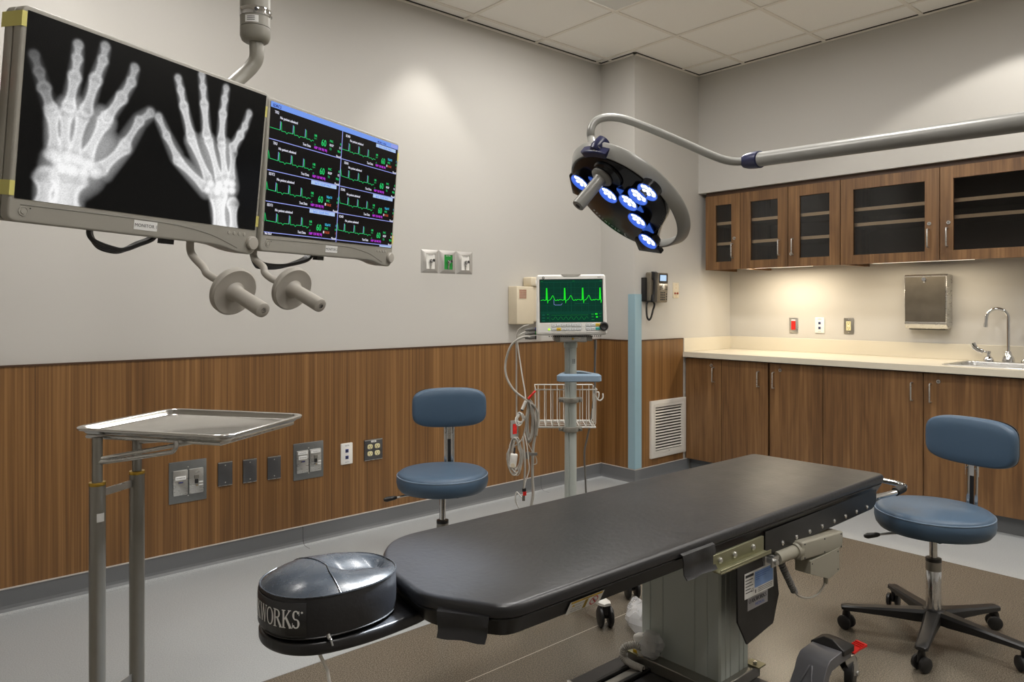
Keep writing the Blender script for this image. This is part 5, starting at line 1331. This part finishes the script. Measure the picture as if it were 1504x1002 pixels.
# palms and wrists
flesh([(212, 435), (228, 600), (248, 690)], [.022, .03, .045], .5); flesh([(285, 440), (275, 640)], [.04, .05], .55); flesh([(395, 470), (330, 640)], [.034, .05], .55); flesh([(480, 565), (395, 655)], [.024, .03], .5); flesh([(400, 560), (310, 650), (250, 700)], [.04, .06, .055], .56)
flesh([(265, 660), (235, 720), (228, 800)], [.06, .052, .05], .6)
flesh([(745, 545), (830, 720)], [.024, .036], .52); flesh([(800, 550), (850, 720)], [.028, .042], .56); flesh([(870, 570), (880, 720)], [.026, .038], .56); flesh([(690, 620), (800, 725)], [.018, .03], .5); flesh([(860, 730), (872, 890)], [.044, .038], .62)
for a, q in (((202, 440), (212, 572)), ((255, 445), (250, 575)), ((318, 455), (288, 590)), ((402, 475), (338, 602)), ((482, 572), (395, 652))): bones([a, q], .0125, .62)
for a, q in (((742, 540), (805, 690)), ((808, 545), (848, 690)), ((858, 565), (872, 680)), ((904, 592), (896, 685)), ((688, 620), (790, 722))): bones([a, q], .0105, .68)
random.seed(5)
for c in ((225, 615), (262, 608), (300, 620), (340, 638), (240, 650), (280, 660), (325, 668), (370, 668), (205, 600)): blob(c, .017+random.uniform(-.003, .003), .014, .5, 'b')
for c in ((815, 712), (848, 715), (878, 708), (898, 712), (805, 735), (840, 742), (872, 738), (898, 738)): blob(c, .0125, .011, .6, 'b')
bones([(178, 702), (166, 800)], .019, .62, .8); bones([(262, 705), (250, 810)], .034, .6, .5); bones([(845, 765), (850, 900)], .024, .75, .5); bones([(902, 795), (905, 900)], .0145, .75, .7)
img = soft+bone*.92*np.clip(1-soft*.25, 0, 1)
rng = np.random.default_rng(4)
def blur(a):
    a = np.pad(a, 1, mode='edge'); return (a[1:-1, 1:-1]*4+a[:-2, 1:-1]*2+a[2:, 1:-1]*2+a[1:-1, :-2]*2+a[1:-1, 2:]*2+a[:-2, :-2]+a[2:, 2:]+a[:-2, 2:]+a[2:, :-2])/16
img = blur(blur(img)); img = np.clip(img, 0, 1)**.9*(1+.04*rng.standard_normal(img.shape))
img = np.clip(.035+img*.98, 0, .97)
linv = np.where(img <= .04045, img/12.92, ((img+.055)/1.055)**2.4)
b = MB(); vs = np.stack([gx.ravel(), gy.ravel(), np.full(gx.size, .0004)], 1).tolist()
idx = np.arange(NX*NY).reshape(NY, NX); fs = np.stack([idx[1:, :-1], idx[1:, 1:], idx[:-1, 1:], idx[:-1, :-1]], -1).reshape(-1, 4).tolist()
b.add(vs, fs, XRAY); so = b.build('screen', m1, False)
at_ = so.data.color_attributes.new('xray', 'FLOAT_COLOR', 'POINT')
cols = np.ones((NX*NY, 4), dtype=np.float32); cols[:, :3] = linv.ravel()[:, None]
at_.data.foreach_set('color', cols.ravel())

# vitals overview on screen two
b = MB(); w2, h2 = .2948, .162; M0 = Matrix.Identity(4)
b.quad((-w2, -h2, .0004), (w2, -h2, .0004), (w2, h2, .0004), (-w2, h2, .0004), SCRK)
def V(x, y): return (-w2+2*w2*x, h2-2*h2*y)
def vr(x0, y0, x1, y1, m, z=.0008): a, q = V(x0, y1), V(x1, y0); b.quad((a[0], a[1], z), (q[0], a[1], z), (q[0], q[1], z), (a[0], q[1], z), m)
def vt(s_, x, y, size, m, al='LEFT', sx=.95, z=.0011, fat=.0004):
    p = V(x, y)
    for dx in ((0,) if not fat else (-fat, fat)): b.text(s_, size, Matrix.Translation((p[0]+dx, p[1], z+dx*.1)), m, al, sx)
vr(0, 0, 1, .042, SCRBL); vt('EDRC2', .012, .036, .0105, SCRDB); vt('09/28/15  10:26', .8, .037, .008, SCRDB); vr(.93, .006, .995, .038, SCRLINE, .001)
vr(.497, .042, .502, 1, SCRLINE)
names = (('TR2', 'TR3', 'EDT2', 'EDT1'), ('ED80', 'ED81', 'ED82', 'ED83'))
malf = ((0, 0, 1, 1), (1, 0, 1, 0))
random.seed(9)
def stroke(P, m, w, z):
    for a, q in zip(P, P[1:]):
        d = Vector((q[0]-a[0], q[1]-a[1])).normalized(); n = Vector((-d.y, d.x))*w; e = d*w*.5
        b.quad(*[(p[0]+o.x, p[1]+o.y, z) for p, o in ((a, n-e), (a, -n-e), (q, -n+e), (q, n+e))], m)
for c_ in range(2):
    for r_ in range(4):
        x0, y0, pw, ph = c_*.502, .045+r_*.234, .497, .234
        X_ = lambda x: x0+pw*x
        Y_ = lambda y: y0+ph*y
        if r_: vr(x0, y0-.004, x0+pw, y0+.002, SCRLINE)
        vt(names[c_][r_], X_(.05 if r_ < 2 else .02), Y_(.15), .0096, SCRW, fat=.0003); vt('No patient admitted', X_(.12), Y_(.28), .0092, SCRW, sx=.88, fat=.0003)
        if malf[c_][r_]: vr(X_(.58), Y_(.015), X_(.96), Y_(.15), SCRLB, .0009); vt('SpO2  EQUIP MALF', X_(.63), Y_(.125), .009, SCRBL)
        pk = random.uniform(.12, .16); P = [(.0, .64)]; tops = []
        if r_ != 0: P += [(.0, .38), (.02, .62)]
        while pk < .55:
            P += [(pk-.008, .64), (pk-.003, .37), (pk+.003, .4), (pk+.009, .66), (pk+.055, .645), (pk+.075, .7), (pk+.09, .645)]; tops.append(pk); pk += .165
        P = [p for p in P if p[0] < .58]+[(.58, .66)]
        stroke([V(X_(x), Y_(y)) for x, y in P], SCRG, .0007, .001)
        for q in tops: vr(X_(q-.015), Y_(.35), X_(q-.009), Y_(.64), SCRLINE, .0009)
        vt('HR', X_(.585), Y_(.5), .009, SCRG); vt('bpm', X_(.585), Y_(.58), .0065, SCRG, fat=0); vt('60', X_(.69), Y_(.74), .0255, SCRG, sx=.85); vt('50', X_(.59), Y_(.8), .006, SCRG, fat=0)
        if malf[c_][r_]: rows = (('%SpO2', SCRC, '?'), ('PVC', SCRG, '0'), ('PULSE', SCRR, '?'))
        else: rows = (('PVC', SCRG, '0'), ('RESP', SCRW, '15'), ('T1', SCRG, '98.6'))
        for k, (s_, m, nn) in enumerate(rows): vt(s_, X_(.815), Y_(.53+k*.14), .009, m, fat=.0003); vt(nn, X_(.99), Y_(.53+k*.14), .009, m, 'RIGHT', fat=.0003)
        if malf[c_][r_]: vr(X_(.795), Y_(.72), X_(.811), Y_(.81), SCRW, .001)
        vt('Test Data', X_(.43), Y_(.91), .0096, SCRW, sx=.85, fat=.0003); vt('NBP 120/ 80( 90)', X_(.59), Y_(.91), .0096, SCRP, sx=.82, fat=.0003); vt('Paced', X_(.995), Y_(.995), .0092, SCRW, 'RIGHT')
vr(0, .976, 1, .982, SCRLINE); vt('No Bed', .005, .997, .008, SCRW); vr(.88, .984, .995, .998, SCRLB, .0009)
b.build('screen', m2, False)
# ------------------------------------------------------------------ surgical lamp
C = Vector((1.635, 1.356, 1.568)); n = Vector((-.636, .205, -.744)).normalized()
v = (EYEP-C).normalized(); xa = v.cross(n).normalized()
if xa.dot(RT) < 0: xa = -xa
LM = basis(C, xa, n.cross(xa), n)
t = thing('surgical_lamp', 'grey ring-shaped surgical lamp with seven lit lenses on a long curved arm', 'surgical lamp', LM)
L = lambda b, nm, par=None, **k: b.build(nm, par or t, False, **k)
OX, OY = -.008, -.037; OC = Matrix.Translation((OX, OY, 0))
b = MB().lathe([(.179, -.028), (.196, -.035), (.2035, -.032), (.205, -.026), (.188, .0), (.185, .0028), (.181, .0018), (.179, -.003), (.179, -.028)], LAMPG, OC, 96, False)
ring_ = L(b, 'ring', sharp=50)
fo = [(OX+.1805*math.cos(math.radians(a)), OY+.1805*math.sin(math.radians(a))) for a in range(68, 332, 4)]
fo += [(p.x, p.y) for p in spline([(.146, -.115, 0), (.132, -.07, 0), (.12, -.02, 0), (.114, .03, 0), (.104, .075, 0), (.084, .108, 0), (.066, .126, 0)], 4)]
b = MB().slab(fo, -.004, .006, LAMPB, .003, 2); 
foot = roundpoly([(.08, -.16), (.122, -.212), (.178, -.128), (.135, -.1)], [.02, .006, .006, .02], 4); b.slab(foot, -.006, .0085, LAMPB, .002, 2)
left_ = roundpoly([(-.19, -.1), (-.15, -.187), (-.118, -.17), (-.15, -.09)], [.01, .004, .02, .02], 4); b.slab(left_, -.006, .0085, LAMPB, .002, 2)
face = L(b, 'front_panel')
b = MB().slab(fo, -.028, -.004, LAMPG, .002, 2, None, .014); L(b, 'rear_housing')
b = MB()
for k, ch in enumerate('BERCHTOLD'): b.text(ch, .0125, OC @ Matrix.Rotation((k-4.6)*.078, 4, 'Z') @ Matrix.Translation((0, -.166, .0066)), LABELW)
b.text('L', .02, OC @ Matrix.Rotation(.42, 4, 'Z') @ Matrix.Translation((0, -.17, .0066)), LABELW)
w_ = 'CHROMOPHARE F300'
for k, ch in enumerate(w_):
    f = k/(len(w_)-1); p = Vector((.12, -.1)).lerp(Vector((.106, .06)), f); b.text(ch, .009, Matrix.Translation((p.x+.006*math.sin(f*PI), p.y, .0066)) @ Matrix.Rotation(PI/2, 4, 'Z'), CABLED)
L(b, 'lettering', face)
# lens pods on blue arms
pods = [(-.144, -.062), (-.056, -.010), (.002, .030), (.012, .092), (.024, .145), (.055, -.023), (.118, -.084)]
b = MB()
for i, j in ((0, 1), (1, 2), (2, 3), (3, 4), (2, 5), (5, 6)):
    a, q = Vector(pods[i]+(0,)), Vector(pods[j]+(0,)); d = (q-a).normalized(); e = Vector((-d.y, d.x, 0))*.021
    b.slab([tuple((a+e*-1)[:2]), tuple((q-e)[:2]), tuple((q+e)[:2]), tuple((a+e)[:2])], .005, .012, LEDBLUE, .003, 1)
L(b, 'lens_bridge', face)
random.seed(2)
for x, y in pods:
    T = Matrix.Translation((x, y, 0))
    po = L(MB().lathe([(.031, .004), (.0315, .026)], LAMPB, T, 36, False).lathe([(.0315, .026), (.031, .028), (.0295, .028), (.0275, .016)], LEDBLUE, T, 36, False), 'lens_housing', face)
    b = MB().lathe([(.0285, .0165), (0, .0165)], LEDD, T, 32)
    for k in range(13):
        r_, a = (0, 0) if k == 0 else ((.0115, k*PI/2) if k < 5 else (.0212, k*PI/4+.3))
        b.lathe([(.0056, .0166), (.005, .0185), (.0025, .0195), (0, .0197)], LEDW, T @ Matrix.Translation((r_*math.cos(a), r_*math.sin(a), 0)), 10)
    L(b, 'led_lens', po)
# centre grip
T = Matrix.Translation((-.1, .035, 0))
L(MB().lathe([(.048, .005), (.048, .009), (.044, .013), (.03, .015), (.0, .015)], LAMPB, Matrix.Translation((-.09, .052, 0)), 40), 'hub_cap', face)
L(MB().lathe([(.03, .012), (.033, .016), (.033, .02), (.029, .024), (.0195, .026), (.0175, .034), (.0185, .128), (.0175, .131), (.0075, .132), (.0075, .126), (0, .126)], LAMPG, T, 40).lathe([(.0075, .1322), (.0065, .1275), (0, .1275)], INK, T, 20), 'grip')
# yoke, curved tube, collar and spring arm in room coordinates
hub = LM @ Vector((-.157, .085, -.012))
b = MB(); yk = [(OX+.2*math.cos(math.radians(a)), OY+.2*math.sin(math.radians(a))) for a in range(127, 158, 5)]+[(OX+.17*math.cos(math.radians(a)), OY+.17*math.sin(math.radians(a))) for a in range(157, 126, -5)]
b.slab(yk, -.034, .0045, NAVY, .006, 3); b.lathe([(.02, -.04), (.022, -.01), (.017, .002), (.013, .004)], NAVY, Matrix.Translation((-.157, .085, -.006)), 24); L(b, 'yoke')
LP = [(1095, 237, 2.15), (1075, 237, 2.155), (1050, 230, 2.16), (1000, 208, 2.17), (955, 189, 2.175), (920, 176, 2.18), (900, 172.5, 2.18), (883, 174, 2.18), (872, 181, 2.175), (867.5, 193, 2.17), (869, 205, 2.165)]
arm = MB().tube(spline([at(*p) for p in LP]+[hub+n*.0, hub-n*.02], 6), .0118, LAMPG, 18).build('curved_tube', t)
a0, a1 = at(1096, 237, 2.15), at(1504, 179, 1.5); d = (a1-a0).normalized(); a2 = a1+d*.38
MB().tube([a0-d*.008, a0-d*.004, a0+d*.012, a0+d*.04, a0+d*.052, a0+d*.054], [.0145, .0195, .0235, .025, .0245, .02], NAVY, 28).build('collar', arm)
MB().cyl(a0+d*.045, a2, .0205, LAMPG, n=32).build('spring_arm', t)
b = MB().lathe([(.05, -.07), (.055, -.05), (.055, .06), (.045, .075)], LAMPG, Matrix.Translation(a2), 32).lathe([(.035, .07), (.035, CEIL-a2.z-.03), (.11, CEIL-a2.z-.02), (.11, CEIL-a2.z-.0005)], LAMPG, Matrix.Translation(a2), 36); b.build('ceiling_mount', t)

# ------------------------------------------------------------------ instrument stand and its tray
e1 = Vector((.555, -.832, 0)).normalized(); e2 = Vector((-e1.y, e1.x, 0)); TC = Vector((.635, 1.948, .974))
P1, P2 = Vector((.418, 1.971, 0)), Vector((.522, 2.04, 0))
t = thing('instrument_stand', 'two-post stainless instrument stand carrying a steel tray', 'instrument stand', ((P1.x+P2.x)/2, (P1.y+P2.y)/2, 0))
for P in (P1, P2):
    po = MB().cyl(P+UP*.065, P+UP*.842, .0178, STEELD, n=28).build('outer_post', t)
    MB().lathe([(.0182, .839), (.0188, .84), (.0188, .845), (.0178, .847), (.0115, .847)], BRASS, Matrix.Translation(P), 28).build('brass_collar', po)
    top = MB().cyl(P+UP*.84, P+UP*.953, .0115, STEELD, n=24).build('inner_post', po)
    if P is P1:
        a = YAW+PI+.45; MB().loft([[tuple(P+Vector((.0181*math.cos(a+k*.12), .0181*math.sin(a+k*.12), z))) for k in range(9)] for z in (.755, .775)], LABELW, None, (False, False), closed=False).build('label', po)
fr = (P2-P1).normalized()
for z in (.818, .33): MB().loft([[tuple(P+Vector((-fr.y, fr.x, 0))*q+UP*(z+h)) for q, h in ((-.0015, -.009), (.0015, -.009), (.0015, .009), (-.0015, .009))] for P in (P1+fr*.017, P2-fr*.017)], STEEL).build('cross_bar', t)
b = MB(); ta = TC+e1*.06-UP*.019
b.tube(spline([P1+UP*.895-fr*.004, P1+UP*.897+e1*.03, P1+UP*.925+e1*.19, P1+UP*.931+e1*.212, P1+UP*.942+e1*.22, P1+UP*.955+e1*.22], 5), .0052, STEEL, 10)
b.tube([P1+UP*.9, P1+UP*.948+e1*.25+e2*.06, P1+UP*.95+e1*.3+e2*.1], .0052, STEEL, 10); b.tube([P2+UP*.92, P2+UP*.95+e1*.3+e2*.0], .0052, STEEL, 10)
fo = [TC+e1*x+e2*y-UP*.0235 for x, y in ((-.185, -.15), (.185, -.15), (.185, .15), (-.185, .15))]
b.tube(fo, .0052, STEEL, 8, closed=True); b.build('tray_frame', t)
b = MB()
for P in (P1, P2):
    b.box((P.x-.025, P.y-.025, .05), (P.x+.025, P.y+.025, .075), STEEL)
b.tube([P1-e1*.12+UP*.055, P1+e1*.32+UP*.055], .012, STEEL, 10); b.tube([P2-e1*.12+UP*.055, P2+e1*.32+UP*.055], .012, STEEL, 10); b.tube([P1+UP*.055-fr*.05, P2+UP*.055+fr*.05], .012, STEEL, 10); ba = b.build('base', t)
for P in (P1, P2):
    for s_ in (-.11, .31):
        q = P+e1*s_; MB().cyl(q+e2*.009+UP*.022, q-e2*.009+UP*.022, .022, RUBBER, n=20).cyl(q+UP*.03, q+UP*.055, .006, STEEL, n=10).build('caster', ba)
TM = basis(TC, e1, e2, UP)
t = thing('instrument_tray', 'empty rounded stainless steel tray lying on the two-post stand', 'tray', TM)
o_ = rrect(.435, .352, .042, 8)
prof = [(.0215, -.0155), (.0185, -.0125), (.013, -.003), (.0115, -.0006), (.009, .0), (.003, 0), (.0006, -.0015), (0, -.004), (.001, -.0068), (.0035, -.0078), (.006, -.0066)]
under = [(.0105, -.0055), (.0155, -.0135), (.019, -.0165)]
TRAYM = mat('tray_steel', rgb(206, 204, 200), .22, 1, var=.03, nscale=9, stretch=(1, 12, 1))
R = [[(x, y, z) for x, y in inset(o_, d)] for d, z in [(p[0], p[1]) for p in prof+under]]
MB().loft(R, TRAYM, None, (True, True)).build('tray_pan', t, False, sharp=55)

# ------------------------------------------------------------------ small things under the table
t = thing('hand_control', 'white hand control in clear wrap with coiled cord beside the table column', 'hand control', (1.875, 1.49, .137))
b = MB().rbox((0, 0, .036), (.035, .06, .07), WHITE, .01, basis((1.885, 1.49, .14), (1, 0, 0), (0, 1, 0), (0, 0, 1)) @ Matrix.Rotation(-.35, 4, 'X')); b.build('handset', t)
random.seed(21); b = MB(); R = []
for k in range(9):
    f = k/8; R.append([(1.885+(.024+.004*random.uniform(-1, 1))*math.cos(a)*(1-.5*abs(2*f-1)**3), 1.487-f*.02+(.046+.006*random.uniform(-1, 1))*math.sin(a)*(1-.4*abs(2*f-1)**3), .139+f*.084) for a in [2*PI*j/14 for j in range(14)]])
b.loft(R, BAGM, None, (True, True)); b.build('plastic_wrap', t, sharp=20)
pts = [(1.875, 1.505, .165), (1.86, 1.525, .172), (1.845, 1.55, .16), (1.845, 1.56, .135), (1.845, 1.55, .12), (1.845, 1.53, .115), (1.845, 1.50, .115), (1.845, 1.475, .115)]
MB().tube(coil(spline(pts, 8), .009, 30), .0035, CABLEG, 6).build('coil_cord', t)
random.seed(8); b = MB(); R = []
t0 = Vector((2.42, 1.985, .03)); t1 = Vector((2.235, 1.76, .045))
for k in range(15):
    f = k/14; c_ = t0.lerp(t1, f); w_ = (.01+.07*f**.7)*(1 if k < 12 else (15-k)/3.2); h_ = .012+.045*f**.6
    R.append([tuple(c_+Vector((.77, -.63, 0))*(w_*math.cos(a)*random.uniform(.75, 1.2))+UP*max(-c_.z+.002, h_*math.sin(a)*random.uniform(.7, 1.2))) for a in [2*PI*j/16 for j in range(16)]])
tag(b.loft(R, BAGM).build('plastic_bag', sharp=15), 'crumpled clear plastic bag on the floor behind the table column', 'plastic bag')

# ------------------------------------------------------------------ light
def area(name, loc_, size, power, col, rot=(0, 0, 0), sy=None):
    l = bpy.data.lights.new(name, 'AREA'); l.energy = power; l.color = col; l.size = size
    if sy: l.shape = 'RECTANGLE'; l.size_y = sy
    o = bpy.data.objects.new(name, l); COL.objects.link(o); o.location = loc_; o.rotation_euler = rot; return o
def spot(name, loc_, tgt, power, col, ang, blend=.3, r=.04):
    l = bpy.data.lights.new(name, 'SPOT'); l.energy = power; l.color = col; l.spot_size = math.radians(ang); l.spot_blend = blend; l.shadow_soft_size = r
    o = bpy.data.objects.new(name, l); COL.objects.link(o); o.location = loc_
    o.rotation_euler = (Vector(tgt)-Vector(loc_)).to_track_quat('-Z', 'Y').to_euler(); return o
WARM = (1, .96, .9)
for k, (i, j) in enumerate(LIGHTS):
    x0, y1 = GX+i*TILE, GY-j*TILE
    area('troffer_lamp', (x0+TILE/2, y1-TILE/2, CEIL+.012), .3, TROFF_W, (1, .97, .93))
for (x, y), pw, (an, bl) in zip(DOWN, DOWN_W, DOWN_A): spot('downlight_lamp', (x, y, CEIL-.01), (x, y, 0), pw, WARM, an, bl, .05)
for ya, yb_, k_, lab in STRIPS: area('strip_lamp', (5.03, (ya+yb_)/2, 1.543), .05, STRIP_W*k_, (1, .85, .63), (0, 0, 0), yb_-ya)
spot('lamp_beam', tuple(LM @ Vector((OX, OY, .05))), (.80, 1.52, .70), BEAM_W, (.8, .9, 1), 40, .9, .09)
w = bpy.data.worlds.new('world'); S.world = w; w.use_nodes = True
w.node_tree.nodes['Background'].inputs['Color'].default_value = (.6, .58, .55, 1); w.node_tree.nodes['Background'].inputs['Strength'].default_value = .2
# ------------------------------------------------------------------ camera
cd = bpy.data.cameras.new('camera'); co = bpy.data.objects.new('camera', cd); COL.objects.link(co)
co.location = EYEP; co.rotation_euler = (PI/2, 0, YAW-PI/2)
cd.sensor_width = 36; cd.lens = F/1504*36; cd.shift_x = -(CX-752)/1504; cd.shift_y = -(501-CY)/1504; cd.clip_start = .02
S.camera = co
S.view_settings.view_transform = 'Standard'; S.view_settings.look = 'None'; S.view_settings.gamma = 1
S.view_settings.exposure = EXPO
S.view_settings.use_curve_mapping = False
S.cycles.max_bounces = 10; S.cycles.diffuse_bounces = 6; S.cycles.glossy_bounces = 5; S.cycles.transparent_max_bounces = 12
S.cycles.sample_clamp_indirect = 6; S.cycles.use_denoising = True; S.cycles.caustics_reflective = False; S.cycles.caustics_refractive = False
